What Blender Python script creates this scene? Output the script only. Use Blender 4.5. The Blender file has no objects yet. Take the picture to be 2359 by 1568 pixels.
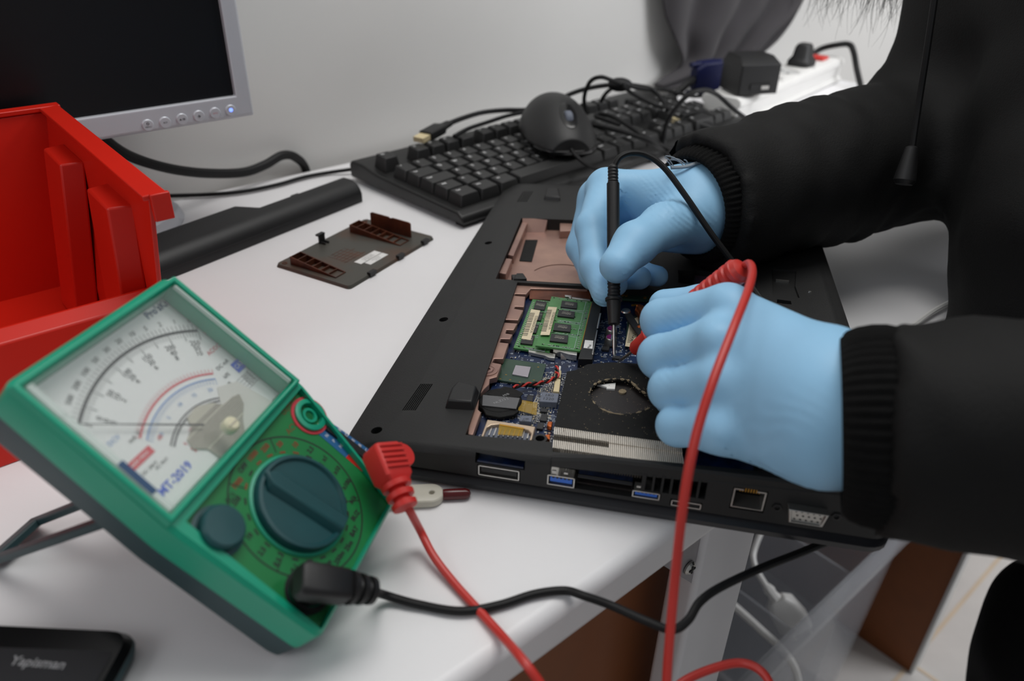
import bpy, bmesh, math, random
import numpy as np
from mathutils import Matrix, Vector
random.seed(7); rng = np.random.default_rng(7)
SC = bpy.context.scene
COL = SC.collection
PI = math.pi

# ------------------------------------------------------------------ camera, world, lights, exposure
cam_d = bpy.data.cameras.new('camera'); cam = bpy.data.objects.new('camera', cam_d); COL.objects.link(cam); SC.camera = cam
FPX, PITCH, ROLL = 1760.6, .5442, .0241
cp, sp, cr, sr = math.cos(PITCH), math.sin(PITCH), math.cos(ROLL), math.sin(ROLL)
_r = Vector((1, 0, 0)); _f = Vector((0, cp, -sp)); _u = Vector((0, sp, cp))
_r2 = _r*cr + _u*sr; _u2 = -_r*sr + _u*cr
cam.matrix_world = Matrix(((_r2.x, _u2.x, -_f.x, 0), (_r2.y, _u2.y, -_f.y, 0), (_r2.z, _u2.z, -_f.z, .2492), (0, 0, 0, 1)))
cam_d.sensor_fit = 'HORIZONTAL'; cam_d.sensor_width = 23.5; cam_d.lens = 23.5*FPX/2359
cam_d.clip_start = .01; cam_d.clip_end = 50
cam_d.dof.use_dof = True; cam_d.dof.focus_distance = .43; cam_d.dof.aperture_fstop = 4.2; cam_d.dof.aperture_blades = 7

wld = bpy.data.worlds.new('room_light'); SC.world = wld; wld.use_nodes = True
wld.node_tree.nodes['Background'].inputs[0].default_value = (.93, .96, 1, 1)
wld.node_tree.nodes['Background'].inputs[1].default_value = .17

def area(name, loc, target, sx, sy, power, col):
    d = bpy.data.lights.new(name, 'AREA'); d.shape = 'RECTANGLE'; d.size = sx; d.size_y = sy; d.energy = power; d.color = col
    o = bpy.data.objects.new(name, d); COL.objects.link(o); o.location = loc
    o.rotation_euler = (Vector(target)-Vector(loc)).to_track_quat('-Z', 'Y').to_euler(); return o
area('ceiling_lamp', (.30, .66, 1.5), (.28, .75, 0), 1.1, .7, 9.6, (1, .985, .96))
area('window_daylight', (1.70, .50, 1.05), (.82, 1.25, .10), .8, .8, 15, (.96, .97, 1))
area('room_daylight', (-1.25, -.75, 1.15), (.0, .5, 0), .8, .8, 3.2, (.95, .97, 1))
SC.view_settings.view_transform = 'Standard'; SC.view_settings.look = 'None'
SC.view_settings.gamma = 1; SC.view_settings.use_curve_mapping = False; SC.view_settings.exposure = .50

# ------------------------------------------------------------------ frames
DD = Vector((math.sin(.857), math.cos(.857), 0)); NN = Vector((-DD.y, DD.x, 0))
DESK = Matrix(((DD.x, NN.x, 0, 0), (DD.y, NN.y, 0, 0), (0, 0, 1, 0), (0, 0, 0, 1)))
LAP = Matrix.Translation((-.0797, .2859, 0)) @ Matrix.Rotation(-.1942, 4, 'Z')
KB = Matrix.Translation((-.0436, .5864, 0)) @ Matrix.Rotation(.7943, 4, 'Z')
_mx = Vector((.2497, .9683, -.002)).normalized(); _my = Vector((-.7023, .1825, .6881)); _my = (_my-_mx*_my.dot(_mx)).normalized(); _mz = _mx.cross(_my)
MET = Matrix(((_mx.x, _my.x, _mz.x, -.0655), (_mx.y, _my.y, _mz.y, .1719), (_mx.z, _my.z, _mz.z, .0218), (0, 0, 0, 1)))
SLOPE = .064
BT = Matrix(((1, 0, 0, 0), (0, 1, 0, 0), (SLOPE, 0, 1, .0195), (0, 0, 0, 1)))   # sloping bottom plane of the laptop case
T_ = Matrix.Translation
def RX(a): return Matrix.Rotation(a, 4, 'X')
def RY(a): return Matrix.Rotation(a, 4, 'Y')
def RZ(a): return Matrix.Rotation(a, 4, 'Z')

# ------------------------------------------------------------------ materials
def lin(c): return tuple(((x/255)/12.92 if x/255 <= .04045 else ((x/255+.055)/1.055)**2.4) for x in c)
def mat(name, rgb, rough=.5, metal=0, vary=0, vscale=20, bump=0, bscale=200, coat=0, spec=.5, rgb2=None, sheen=0, stretch=None, detail=3, thr=(.3, .7)):
    m = bpy.data.materials.new(name); m.use_nodes = True; nt = m.node_tree; b = nt.nodes['Principled BSDF']
    c = lin(rgb); b.inputs['Base Color'].default_value = (*c, 1); b.inputs['Roughness'].default_value = rough; b.inputs['Metallic'].default_value = metal
    b.inputs['Specular IOR Level'].default_value = spec
    if coat: b.inputs['Coat Weight'].default_value = coat; b.inputs['Coat Roughness'].default_value = .1
    if sheen: b.inputs['Sheen Weight'].default_value = sheen; b.inputs['Sheen Roughness'].default_value = .5
    tc = nt.nodes.new('ShaderNodeTexCoord'); src = tc.outputs['Object']
    if stretch:
        mp = nt.nodes.new('ShaderNodeMapping'); mp.inputs['Scale'].default_value = stretch; nt.links.new(src, mp.inputs[0]); src = mp.outputs[0]
    if vary or rgb2:
        n = nt.nodes.new('ShaderNodeTexNoise'); n.inputs['Scale'].default_value = vscale; n.inputs['Detail'].default_value = detail; nt.links.new(src, n.inputs[0])
        r = nt.nodes.new('ShaderNodeValToRGB'); nt.links.new(n.outputs[0], r.inputs[0])
        c2 = lin(rgb2) if rgb2 else tuple(min(1, x*(1+vary)) for x in c); c1 = c if rgb2 else tuple(x*(1-vary) for x in c)
        r.color_ramp.elements[0].position = thr[0]; r.color_ramp.elements[1].position = thr[1]
        r.color_ramp.elements[0].color = (*c1, 1); r.color_ramp.elements[1].color = (*c2, 1); nt.links.new(r.outputs[0], b.inputs['Base Color'])
    if bump:
        n2 = nt.nodes.new('ShaderNodeTexNoise'); n2.inputs['Scale'].default_value = bscale; n2.inputs['Detail'].default_value = 2; nt.links.new(src, n2.inputs[0])
        bp = nt.nodes.new('ShaderNodeBump'); bp.inputs['Strength'].default_value = bump; bp.inputs['Distance'].default_value = .001
        nt.links.new(n2.outputs[0], bp.inputs['Height']); nt.links.new(bp.outputs[0], b.inputs['Normal'])
    return m
def clear(name, rgb, alpha=.15, rough=.05, refl=1.0):
    m = mat(name, rgb, rough); b = m.node_tree.nodes['Principled BSDF']; b.inputs['Alpha'].default_value = alpha; b.inputs['Specular IOR Level'].default_value = .5*refl; return m

M = {}
M['wall'] = mat('painted_wall', (216, 215, 212), .85, vary=.02, vscale=6, bump=.05, bscale=90)
M['floor'] = mat('floor_tile', (196, 192, 188), .35, vary=.08, vscale=9)
M['grout'] = mat('tile_grout', (198, 180, 158), .8, vary=.05)
M['desk'] = mat('white_laminate', (236, 235, 236), .38, vary=.012, vscale=14, bump=.02, bscale=400)
M['edge'] = mat('light_edge_band', (205, 205, 203), .5, vary=.02)
M['brown'] = mat('brown_board', (128, 70, 28), .6, vary=.06, vscale=30, bump=.05)
M['olive'] = mat('grey_board', (120, 118, 105), .6, vary=.05)
M['legpaint'] = mat('white_painted_steel', (218, 217, 220), .32, vary=.02, bump=.04, bscale=300)
M['bracket'] = mat('grey_bracket_steel', (148, 145, 148), .4, .2, vary=.04)
M['steel'] = mat('zinc_screw', (190, 190, 185), .3, 1, vary=.05)
M['silverplastic'] = mat('silver_plastic', (200, 202, 208), .42, .25, vary=.02, bump=.02, bscale=900)
M['screen'] = mat('dark_screen', (13, 12, 15), .35, spec=.35, vary=.02)
M['black'] = mat('black_plastic', (20, 20, 21), .5, bump=.06, bscale=700, vary=.06, vscale=60)
M['blackgloss'] = mat('glossy_black_plastic', (14, 14, 15), .18, vary=.03)
M['cable'] = mat('black_cable', (17, 17, 18), .55, vary=.05, spec=.3)
M['case'] = mat('charcoal_textured_plastic', (37, 37, 37), .5, spec=.3, bump=.18, bscale=1800, vary=.07, vscale=40, detail=5)
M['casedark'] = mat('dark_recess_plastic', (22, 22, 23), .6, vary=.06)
M['lid'] = mat('laptop_lid_plastic', (33, 34, 38), .36, bump=.06, bscale=1500, vary=.05)
M['key'] = mat('black_keycap', (38, 38, 38), .5, bump=.05, bscale=900, vary=.04)
M['kbody'] = mat('keyboard_plastic', (22, 22, 22), .45, vary=.05, bump=.04, bscale=800)
M['legend'] = mat('white_key_print', (215, 215, 215), .6, vary=.02)
M['mark'] = mat('grey_print', (150, 150, 152), .6, vary=.02)
M['white'] = mat('white_plastic', (232, 231, 228), .4, vary=.02)
M['red'] = mat('red_bin_plastic', (208, 27, 5), .42, vary=.05, vscale=8, bump=.04, bscale=120)
M['redcable'] = mat('red_cable', (198, 52, 44), .42, vary=.05)
M['redplug'] = mat('red_plug_plastic', (205, 44, 38), .5, vary=.06, bump=.06, bscale=400)
M['teal'] = mat('teal_case_plastic', (10, 156, 122), .38, vary=.06, vscale=18)
M['slate'] = mat('slate_green_plastic', (36, 62, 66), .5, vary=.06)
M['panel'] = mat('green_panel_print', (16, 122, 62), .45, vary=.10, vscale=22)
M['dial'] = mat('dark_teal_dial', (22, 74, 78), .42, vary=.08, vscale=60)
M['face'] = mat('meter_face_card', (226, 228, 226), .6, vary=.02)
M['haze'] = mat('pale_meter_plate', (208, 207, 200), .5, vary=.04)
M['hatch'] = mat('meter_movement_shade', (188, 184, 168), .5, vary=.06)
M['ink'] = mat('black_ink', (30, 32, 34), .6, vary=.04)
M['inkred'] = mat('red_ink', (206, 58, 70), .6, vary=.05)
M['inkbrown'] = mat('rust_ink', (128, 58, 28), .6, vary=.05)
M['inkblue'] = mat('blue_ink', (36, 84, 200), .6, vary=.05)
M['inkpale'] = mat('pale_blue_ink', (110, 150, 205), .6, vary=.05)
M['inknavy'] = mat('navy_ink', (40, 74, 110), .6, vary=.05)
M['blueprint'] = mat('blue_label_print', (32, 98, 150), .5, vary=.05)
M['ivory'] = mat('ivory_plastic', (225, 220, 190), .45, vary=.04)
M['clear'] = clear('clear_cover', (235, 240, 238), .07, .06)
M['coveredge'] = clear('highlit_cover_edge', (225, 236, 230), .5, .12)  # cover's plastic edge, its bright highlight put into the pale half-opaque colour
M['glove'] = mat('blue_nitrile', (152, 203, 238), .5, vary=.03, vscale=25, bump=.06, bscale=420, spec=.4)
M['cloth'] = mat('black_jacket_cloth', (11, 11, 11), .75, bump=.25, bscale=900, vary=.12, vscale=30, spec=.3)
M['knit'] = mat('black_rib_knit', (13, 13, 13), .95, spec=.2, bump=.5, bscale=1400, vary=.2, vscale=200)
M['trouser'] = mat('black_trousers', (8, 8, 10), .85, bump=.2, bscale=600, vary=.1, spec=.2)
M['skin'] = mat('skin', (205, 160, 135), .5, vary=.05)
M['lip'] = mat('lip_skin', (170, 105, 92), .5, vary=.05)
M['hair'] = mat('dark_hair', (30, 24, 20), .6, vary=.1)
M['fur'] = mat('grey_fur', (30, 28, 30), .6, vary=.3, vscale=90)
M['thread'] = mat('frayed_thread', (150, 160, 170), .9, vary=.1)
M['curtain'] = mat('grey_curtain_cloth', (54, 51, 54), .85, bump=.15, bscale=900, vary=.06, sheen=.1)
M['copper'] = mat('copper_coating', (182, 146, 130), .40, .5, rgb2=(152, 120, 112), vscale=45, detail=6)
M['copperdark'] = mat('tarnished_copper', (110, 58, 34), .5, .4, rgb2=(52, 26, 18), vscale=60, detail=6)
M['coppermetal'] = mat('bare_copper', (205, 110, 60), .3, .9, vary=.15, vscale=200)
M['pcb'] = mat('blue_circuit_board', (10, 38, 80), .4, rgb2=(6, 17, 42), vscale=260, detail=6)
M['silk'] = mat('white_silkscreen', (205, 214, 224), .6, vary=.1)
M['solder'] = mat('solder', (200, 200, 196), .28, .9, vary=.1, vscale=500)
M['chip'] = mat('chip_resin', (38, 38, 40), .55, vary=.08, vscale=300)
M['ram'] = mat('green_memory_board', (56, 118, 54), .42, rgb2=(92, 146, 92), vscale=55, detail=3)
M['gold'] = mat('gold_contact', (200, 150, 60), .35, .8, vary=.1)
M['sticker'] = mat('cream_sticker', (222, 208, 176), .6, vary=.03)
M['substrate'] = mat('green_chip_substrate', (36, 62, 50), .35, rgb2=(46, 72, 56), vscale=90)
M['die'] = mat('mirror_silicon_die', (176, 170, 178), .25, .6, vary=.04)
M['inductor'] = mat('grey_inductor', (104, 110, 124), .6, vary=.08, vscale=400)
M['foam'] = mat('black_tape', (14, 14, 14), .7, spec=.3, rgb2=(30, 29, 25), vscale=300, detail=6, thr=(.55, .8), bump=.15, bscale=600)
M['fin'] = mat('aluminium_fins', (240, 232, 220), .4, .25, vary=.05, vscale=200)
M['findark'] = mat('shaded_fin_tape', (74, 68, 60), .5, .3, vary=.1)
M['dust'] = mat('tan_dust', (138, 124, 100), .95, vary=.25, vscale=600)
M['fandark'] = mat('dusty_fan_plate', (36, 32, 32), .5, rgb2=(110, 92, 74), vscale=700, detail=8, thr=(.62, .85))
M['kapton'] = clear('amber_tape', (196, 160, 50), .34, .2)
M['greytape'] = clear('grey_clear_tape', (120, 120, 122), .55, .3)
M['beige'] = mat('beige_connector', (212, 196, 156), .5, vary=.05)
M['usbblue'] = mat('blue_port_tongue', (40, 106, 210), .4, vary=.05)
M['navy'] = mat('blue_connector_plastic', (10, 17, 60), .5, vary=.06, spec=.25)
M['champagne'] = mat('champagne_metal', (206, 184, 160), .35, .6, vary=.06)
M['metal'] = mat('brushed_metal', (196, 194, 190), .3, .9, vary=.06)
M['purple'] = mat('magenta_print', (140, 20, 110), .4, vary=.05)
M['violet'] = mat('violet_tinted_metal', (96, 92, 128), .45, .4, rgb2=(150, 110, 110), vscale=45)
M['cover'] = mat('grey_plated_plastic', (84, 82, 76), .42, .35, rgb2=(100, 68, 50), vscale=26, detail=5, thr=(.45, .75))
M['clearplastic'] = clear('clear_box_plastic', (205, 208, 214), .28, .12)
M['milky'] = clear('milky_plastic', (218, 214, 200), .75, .25)
M['maroon'] = mat('dark_red_plastic', (86, 22, 24), .22, vary=.06)
M['orange'] = mat('orange_strap', (200, 110, 50), .6, vary=.06)
M['switch'] = mat('red_switch', (215, 40, 30), .3, vary=.04)
M['pink'] = mat('pink_paper', (196, 150, 165), .7, rgb2=(230, 215, 215), vscale=60)
def led():
    m = bpy.data.materials.new('blue_power_light'); m.use_nodes = True; nt = m.node_tree; b = nt.nodes['Principled BSDF']
    n = nt.nodes.new('ShaderNodeTexNoise'); n.inputs['Scale'].default_value = 5
    b.inputs['Base Color'].default_value = (.1, .15, .8, 1); b.inputs['Emission Color'].default_value = (.15, .25, 1, 1); b.inputs['Emission Strength'].default_value = 1.6; return m
M['led'] = led()

# ------------------------------------------------------------------ mesh builder
class B:
    def __init__(s, T=None): s.v = []; s.f = []; s.m = []; s.T = T or Matrix.Identity(4); s.mats = []
    def mi(s, m):
        if m not in s.mats: s.mats.append(m)
        return s.mats.index(m)
    def add(s, vs, fs, m, T=None):
        o = len(s.v); X = s.T @ T if T is not None else s.T
        s.v += [X @ Vector(p) for p in vs]; k = s.mi(m)
        for f in fs: s.f.append([i+o for i in f]); s.m.append(k)
        return s
    def box(s, a, b, m, T=None):
        x0, y0, z0 = [min(p, q) for p, q in zip(a, b)]; x1, y1, z1 = [max(p, q) for p, q in zip(a, b)]
        return s.add([(x0,y0,z0),(x1,y0,z0),(x1,y1,z0),(x0,y1,z0),(x0,y0,z1),(x1,y0,z1),(x1,y1,z1),(x0,y1,z1)],
            [(3,2,1,0),(4,5,6,7),(0,1,5,4),(1,2,6,5),(2,3,7,6),(3,0,4,7)], m, T)
    def prism(s, poly, z0, z1, m, T=None, top=None):
        n = len(poly); a = sum(poly[i][0]*poly[(i+1)%n][1]-poly[(i+1)%n][0]*poly[i][1] for i in range(n))
        top = list(top or poly)
        if a < 0: poly = list(poly)[::-1]; top = top[::-1]
        vs = [(p[0], p[1], z0) for p in poly]+[(p[0], p[1], z1) for p in top]
        return s.add(vs, [tuple(range(n))[::-1], tuple(range(n, 2*n))]+[(i, (i+1)%n, n+(i+1)%n, n+i) for i in range(n)], m, T)
    def loft(s, loops, m, caps=True, T=None):
        n = len(loops[0]); vs = [p for l in loops for p in l]; fs = []
        for k in range(len(loops)-1):
            for i in range(n): fs.append((k*n+i, k*n+(i+1)%n, (k+1)*n+(i+1)%n, (k+1)*n+i))
        if caps: fs.append(tuple(range(n))[::-1]); fs.append(tuple(range((len(loops)-1)*n, len(loops)*n)))
        return s.add(vs, fs, m, T)
    def lathe(s, prof, m, T=None, n=24, a0=0):
        return s.loft([[(r*math.cos(a0+2*PI*i/n), r*math.sin(a0+2*PI*i/n), z) for i in range(n)] for r, z in prof], m, True, T)
    def tube(s, pts, r, m, n=8, T=None, squash=None):
        P = [Vector(p) for p in pts]; R = r if isinstance(r, (list, tuple)) else [r]*len(P); loops = []; up = None
        for i, p in enumerate(P):
            t = (P[min(i+1, len(P)-1)]-P[max(i-1, 0)]).normalized()
            if up is None: up = t.orthogonal().normalized()
            up = (up-t*up.dot(t)); up = up.normalized() if up.length > 1e-6 else t.orthogonal().normalized()
            w = t.cross(up); loops.append([p+(up*math.cos(2*PI*k/n)+w*math.sin(2*PI*k/n))*R[i] for k in range(n)])
        return s.loft(loops, m, True, T)
    def disc(s, c, r, h, m, n=20, T=None, r2=None):
        return s.lathe([(r, 0), (r2 or r, h)], m, (T or Matrix.Identity(4)) @ T_(c), n)
    def ring(s, c, r, w, h, m, n=40, a0=0, a1=2*PI, T=None):
        full = abs(a1-a0-2*PI) < 1e-4; k = n if full else n+1; vs = []; fs = []
        for i in range(k):
            a = a0+(a1-a0)*i/n
            for rr, zz in ((r-w/2, 0), (r+w/2, 0), (r+w/2, h), (r-w/2, h)): vs.append((c[0]+rr*math.cos(a), c[1]+rr*math.sin(a), c[2]+zz))
        for i in range(n):
            a, b = i*4, ((i+1)%k)*4
            for q in range(4): fs.append((a+q, b+q, b+(q+1)%4, a+(q+1)%4)[::-1])
        return s.add(vs, fs, m, T)
    def ball(s, c, r, m, n=12, sc=(1, 1, 1), T=None):
        prof = [(r*math.sin(PI*k/n)+1e-6, -r*math.cos(PI*k/n)) for k in range(n+1)]
        X = T_(c) @ Matrix.Diagonal((*sc, 1)); return s.lathe(prof, m, (T @ X) if T is not None else X, 2*n)
    def text(s, txt, size, m, T, bold=0):
        cu = bpy.data.curves.new('t', 'FONT'); cu.body = txt; cu.size = size; cu.align_x = 'CENTER'; cu.align_y = 'CENTER'; cu.offset = bold; cu.resolution_u = 2
        ob = bpy.data.objects.new('t', cu); me = ob.to_mesh()
        s.add([tuple(v.co) for v in me.vertices], [tuple(p.vertices) for p in me.polygons], m, T)
        ob.to_mesh_clear(); bpy.data.objects.remove(ob); bpy.data.curves.remove(cu); return s
    def mesh(s, name, angle=35):
        me = bpy.data.meshes.new(name); me.from_pydata([tuple(v) for v in s.v], [], s.f); 
        for m in s.mats: me.materials.append(M[m])
        me.polygons.foreach_set('material_index', s.m)
        me.update(); me.shade_smooth(); me.set_sharp_from_angle(angle=math.radians(angle)); return me
    def build(s, name, parent=None, bevel=0, seg=2, world=False, angle=35, sub=0):
        if world and parent is not None:
            X = MWI[parent.name]; s.v = [X @ v for v in s.v]
        base = None
        if parent is None and s.v:
            xs = [v.x for v in s.v]; ys = [v.y for v in s.v]; base = Vector(((min(xs)+max(xs))/2, (min(ys)+max(ys))/2, min(v.z for v in s.v)))
            s.v = [v-base for v in s.v]
        o = bpy.data.objects.new(name, s.mesh(name, angle)); COL.objects.link(o)
        if base is not None: o.location = base
        if parent is not None: o.parent = parent; MWI[o.name] = MWI[parent.name]
        if bevel:
            b = o.modifiers.new('bevel', 'BEVEL'); b.width = bevel; b.segments = seg; b.limit_method = 'ANGLE'; b.angle_limit = math.radians(40); b.use_clamp_overlap = True; b.harden_normals = False
        if sub: q = o.modifiers.new('smooth', 'SUBSURF'); q.levels = sub; q.render_levels = sub
        return o
MWI = {}
def tag(o, label, cat, group=None):
    o['label'] = label; o['category'] = cat
    if group: o['group'] = group
    return o
def thing(name, label, cat, X=None, group=None):
    o = bpy.data.objects.new(name, None); COL.objects.link(o); o.empty_display_size = .02
    X = X or Matrix.Identity(4); o.matrix_world = X; MWI[o.name] = X.inverted(); return tag(o, label, cat, group)
def boolean(o, cutter, op='DIFFERENCE'):
    md = o.modifiers.new('b', 'BOOLEAN'); md.operation = op; md.solver = 'EXACT'; md.object = cutter; md.use_self = True
    bpy.context.view_layer.update(); dg = bpy.context.evaluated_depsgraph_get()
    me = bpy.data.meshes.new_from_object(o.evaluated_get(dg)); old = o.data; o.modifiers.remove(md); o.data = me
    me.shade_smooth(); me.set_sharp_from_angle(angle=math.radians(30)); bpy.data.meshes.remove(old)
def cut(o, b):
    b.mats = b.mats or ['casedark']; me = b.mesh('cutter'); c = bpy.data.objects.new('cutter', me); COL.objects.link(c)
    c.parent = o.parent; boolean(o, c); bpy.data.objects.remove(c); bpy.data.meshes.remove(me)
def crom(P, k=8, closed=False):
    P = [np.array(p, float) for p in P]; out = []; n = len(P)
    for i in range(n-1):
        p0 = P[max(i-1, 0)]; p1 = P[i]; p2 = P[i+1]; p3 = P[min(i+2, n-1)]
        for j in range(k):
            t = j/k; out.append(.5*((2*p1)+(p2-p0)*t+(2*p0-5*p1+4*p2-p3)*t*t+(3*p1-p0-3*p2+p3)*t**3))
    out.append(P[-1]); return [tuple(p) for p in out]
def rrect(x0, x1, y0, y1, r, k=5):
    out = []
    for cx, cy, a in ((x1-r, y1-r, 0), (x0+r, y1-r, PI/2), (x0+r, y0+r, PI), (x1-r, y0+r, 3*PI/2)):
        out += [(cx+r*math.cos(a+PI/2*i/k), cy+r*math.sin(a+PI/2*i/k)) for i in range(k+1)]
    return out
def basis(o, x, z):
    x = Vector(x).normalized(); z = Vector(z); z = (z-x*z.dot(x)).normalized(); y = z.cross(x)
    return Matrix(((x.x, y.x, z.x, o[0]), (x.y, y.y, z.y, o[1]), (x.z, y.z, z.z, o[2]), (0, 0, 0, 1)))
def zbasis(a, b, hint=(0, 0, 1)):
    z = (Vector(b)-Vector(a)).normalized(); h = Vector(hint)
    if abs(z.dot(h)) > .95: h = Vector((1, 0, 0))
    x = (h-z*h.dot(z)).normalized(); y = z.cross(x)
    return Matrix(((x.x, y.x, z.x, a[0]), (x.y, y.y, z.y, a[1]), (x.z, y.z, z.z, a[2]), (0, 0, 0, 1)))

# ------------------------------------------------------------------ smooth solids from signed distances (hands, clothing, mouse)
class SDF:
    def __init__(s, lo, hi, h):
        s.h = h; s.lo = np.array(lo, np.float32); n = np.ceil((np.array(hi)-np.array(lo))/h).astype(int)+1
        ax = [s.lo[i]+h*np.arange(n[i], dtype=np.float32) for i in range(3)]
        s.X, s.Y, s.Z = np.meshgrid(*ax, indexing='ij'); s.F = np.full(s.X.shape, 9.0, np.float32); s.n = n
    def cap(s, a, b, ra, rb, flat=False):
        a = np.array(a, np.float32); b = np.array(b, np.float32); d = b-a; L2 = float(d@d)
        px, py, pz = s.X-a[0], s.Y-a[1], s.Z-a[2]
        t0 = (px*d[0]+py*d[1]+pz*d[2])/L2; t = np.clip(t0, 0, 1)
        dist = np.sqrt((px-t*d[0])**2+(py-t*d[1])**2+(pz-t*d[2])**2)-(ra+(rb-ra)*t)
        if flat: dist = np.maximum(dist, -t0*math.sqrt(L2))
        return dist
    def ell(s, c, r, X=None):
        px, py, pz = s.X-c[0], s.Y-c[1], s.Z-c[2]
        if X is not None:
            R = np.array(X.to_3x3().transposed(), np.float32); px, py, pz = R[0, 0]*px+R[0, 1]*py+R[0, 2]*pz, R[1, 0]*px+R[1, 1]*py+R[1, 2]*pz, R[2, 0]*px+R[2, 1]*py+R[2, 2]*pz
        q = np.sqrt((px/r[0])**2+(py/r[1])**2+(pz/r[2])**2); return (q-1)*min(r)
    @staticmethod
    def smin(a, b, k):
        if k <= 0: return np.minimum(a, b)
        h = np.clip(.5+.5*(b-a)/k, 0, 1); return b+(a-b)*h-k*h*(1-h)
    def join(s, d, k=.004): s.F = s.smin(s.F, d, k)
    def chain(s, pts, rs, k=.003):
        f = None
        for i in range(len(pts)-1):
            c = s.cap(pts[i], pts[i+1], rs[i], rs[i+1]); f = c if f is None else s.smin(f, c, k)
        return f
    def carve(s, d): s.F = np.maximum(s.F, -d)
    def ripple(s, c, rad, direc, wave, amp, ph=0, bend=None, soft=False):
        d = np.array(direc, float); d /= np.linalg.norm(d); px, py, pz = s.X-c[0], s.Y-c[1], s.Z-c[2]
        w = np.exp(-(px**2+py**2+pz**2)/rad**2); q = px*d[0]+py*d[1]+pz*d[2]
        if bend is not None:
            e = (px*bend[0]+py*bend[1]+pz*bend[2])/rad; q = q+.30*rad*np.sin(e*2)+.07*rad*np.sin(e*5.3+q/rad*3)
            if not soft: w = w*np.clip(.55+.6*np.sin(e*4.1+q/wave*.9+1), 0, 1)
        r = np.sin(2*PI*q/wave+ph); s.F += amp*w*(r if soft else np.abs(r)*2-1)
    def mesh(s):
        F = s.F; h = s.h; ins = F < 0; nx, ny, nz = F.shape
        corners = [(i, j, k) for i in (0, 1) for j in (0, 1) for k in (0, 1)]
        cnt = np.zeros((nx-1, ny-1, nz-1), np.int8)
        for i, j, k in corners: cnt += ins[i:nx-1+i, j:ny-1+j, k:nz-1+k]
        act = (cnt > 0) & (cnt < 8); idx = np.full(act.shape, -1, np.int64); A = np.argwhere(act); idx[act] = np.arange(len(A))
        acc = np.zeros((len(A), 3)); num = np.zeros(len(A))
        for ax in range(3):
            for p in (0, 1):
                for q in (0, 1):
                    o0 = [0, 0, 0]; o0[(ax+1) % 3] = p; o0[(ax+2) % 3] = q; o1 = list(o0); o1[ax] = 1
                    f0 = F[A[:, 0]+o0[0], A[:, 1]+o0[1], A[:, 2]+o0[2]]; f1 = F[A[:, 0]+o1[0], A[:, 1]+o1[1], A[:, 2]+o1[2]]
                    x = (f0 < 0) != (f1 < 0); t = np.where(x, f0/np.where(f0 == f1, 1, f0-f1), 0)
                    P = np.tile(np.array(o0, float), (len(A), 1)); P[:, ax] += t; acc += P*x[:, None]; num += x
        V = s.lo+h*(A+acc/num[:, None]); Q = []
        for ax in range(3):
            sl0 = [slice(None)]*3; sl1 = [slice(None)]*3; sl0[ax] = slice(0, -1); sl1[ax] = slice(1, None)
            x = ins[tuple(sl0)] != ins[tuple(sl1)]; E = np.argwhere(x); u, w = (ax+1) % 3, (ax+2) % 3
            E = E[(E[:, u] > 0) & (E[:, w] > 0) & (E[:, u] < F.shape[u]-1) & (E[:, w] < F.shape[w]-1)]
            def g(du, dw):
                c = E.copy(); c[:, u] -= du; c[:, w] -= dw; return idx[c[:, 0], c[:, 1], c[:, 2]]
            q = np.stack([g(0, 0), g(1, 0), g(1, 1), g(0, 1)], 1); fl = ins[E[:, 0], E[:, 1], E[:, 2]]
            q[~fl] = q[~fl][:, ::-1]; Q.append(q)
        return V, np.concatenate(Q)
    def build(s, name, m, parent=None, relax=2):
        V, Q = s.mesh(); b = B(); b.mi(m); inv = MWI[parent.name] if parent is not None else Matrix.Identity(4)
        R = np.array(inv.to_3x3()); V = V@R.T+np.array(inv.translation)
        for _ in range(relax):
            e = np.concatenate([Q[:, [0, 1]], Q[:, [1, 2]], Q[:, [2, 3]], Q[:, [3, 0]]]); acc = np.zeros_like(V); c = np.zeros(len(V))
            for a, bb in ((0, 1), (1, 0)): np.add.at(acc, e[:, a], V[e[:, bb]]); np.add.at(c, e[:, a], 1)
            V = V*.5+.5*acc/np.maximum(c, 1)[:, None]
        me = bpy.data.meshes.new(name); me.from_pydata(V.tolist(), [], Q.tolist()); me.materials.append(M[m]); me.update(); me.shade_smooth()
        o = bpy.data.objects.new(name, me); COL.objects.link(o)
        if parent is not None: o.parent = parent; MWI[o.name] = MWI[parent.name]
        return o

# ================================================================== the setting
def struct(name, b, **k):
    o = b.build(name, **k); o['kind'] = 'structure'; return o
WN = .6945
struct('wall_back', B(DESK).box((-2.2, WN, -.74), (2.6, WN+.12, 1.9), 'wall'))
struct('wall_right', B(DESK).box((2.6, -1.6, -.74), (2.7, WN+.12, 1.9), 'wall'))
struct('floor', B(DESK).box((-2.2, -1.6, -.80), (2.6, WN, -.74), 'floor'))
b = B(DESK)
for i in range(-4, 7):
    b.box((i*.41+.115, -1.55, -.7405), (i*.41+.121, WN-.005, -.7392), 'grout')
for j in range(-3, 3):
    for i in range(-4, 6): b.box((i*.41+.123, j*.41+.155, -.7405), (i*.41+.523, j*.41+.161, -.7392), 'grout')
struct('floor_grout', b)

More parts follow.
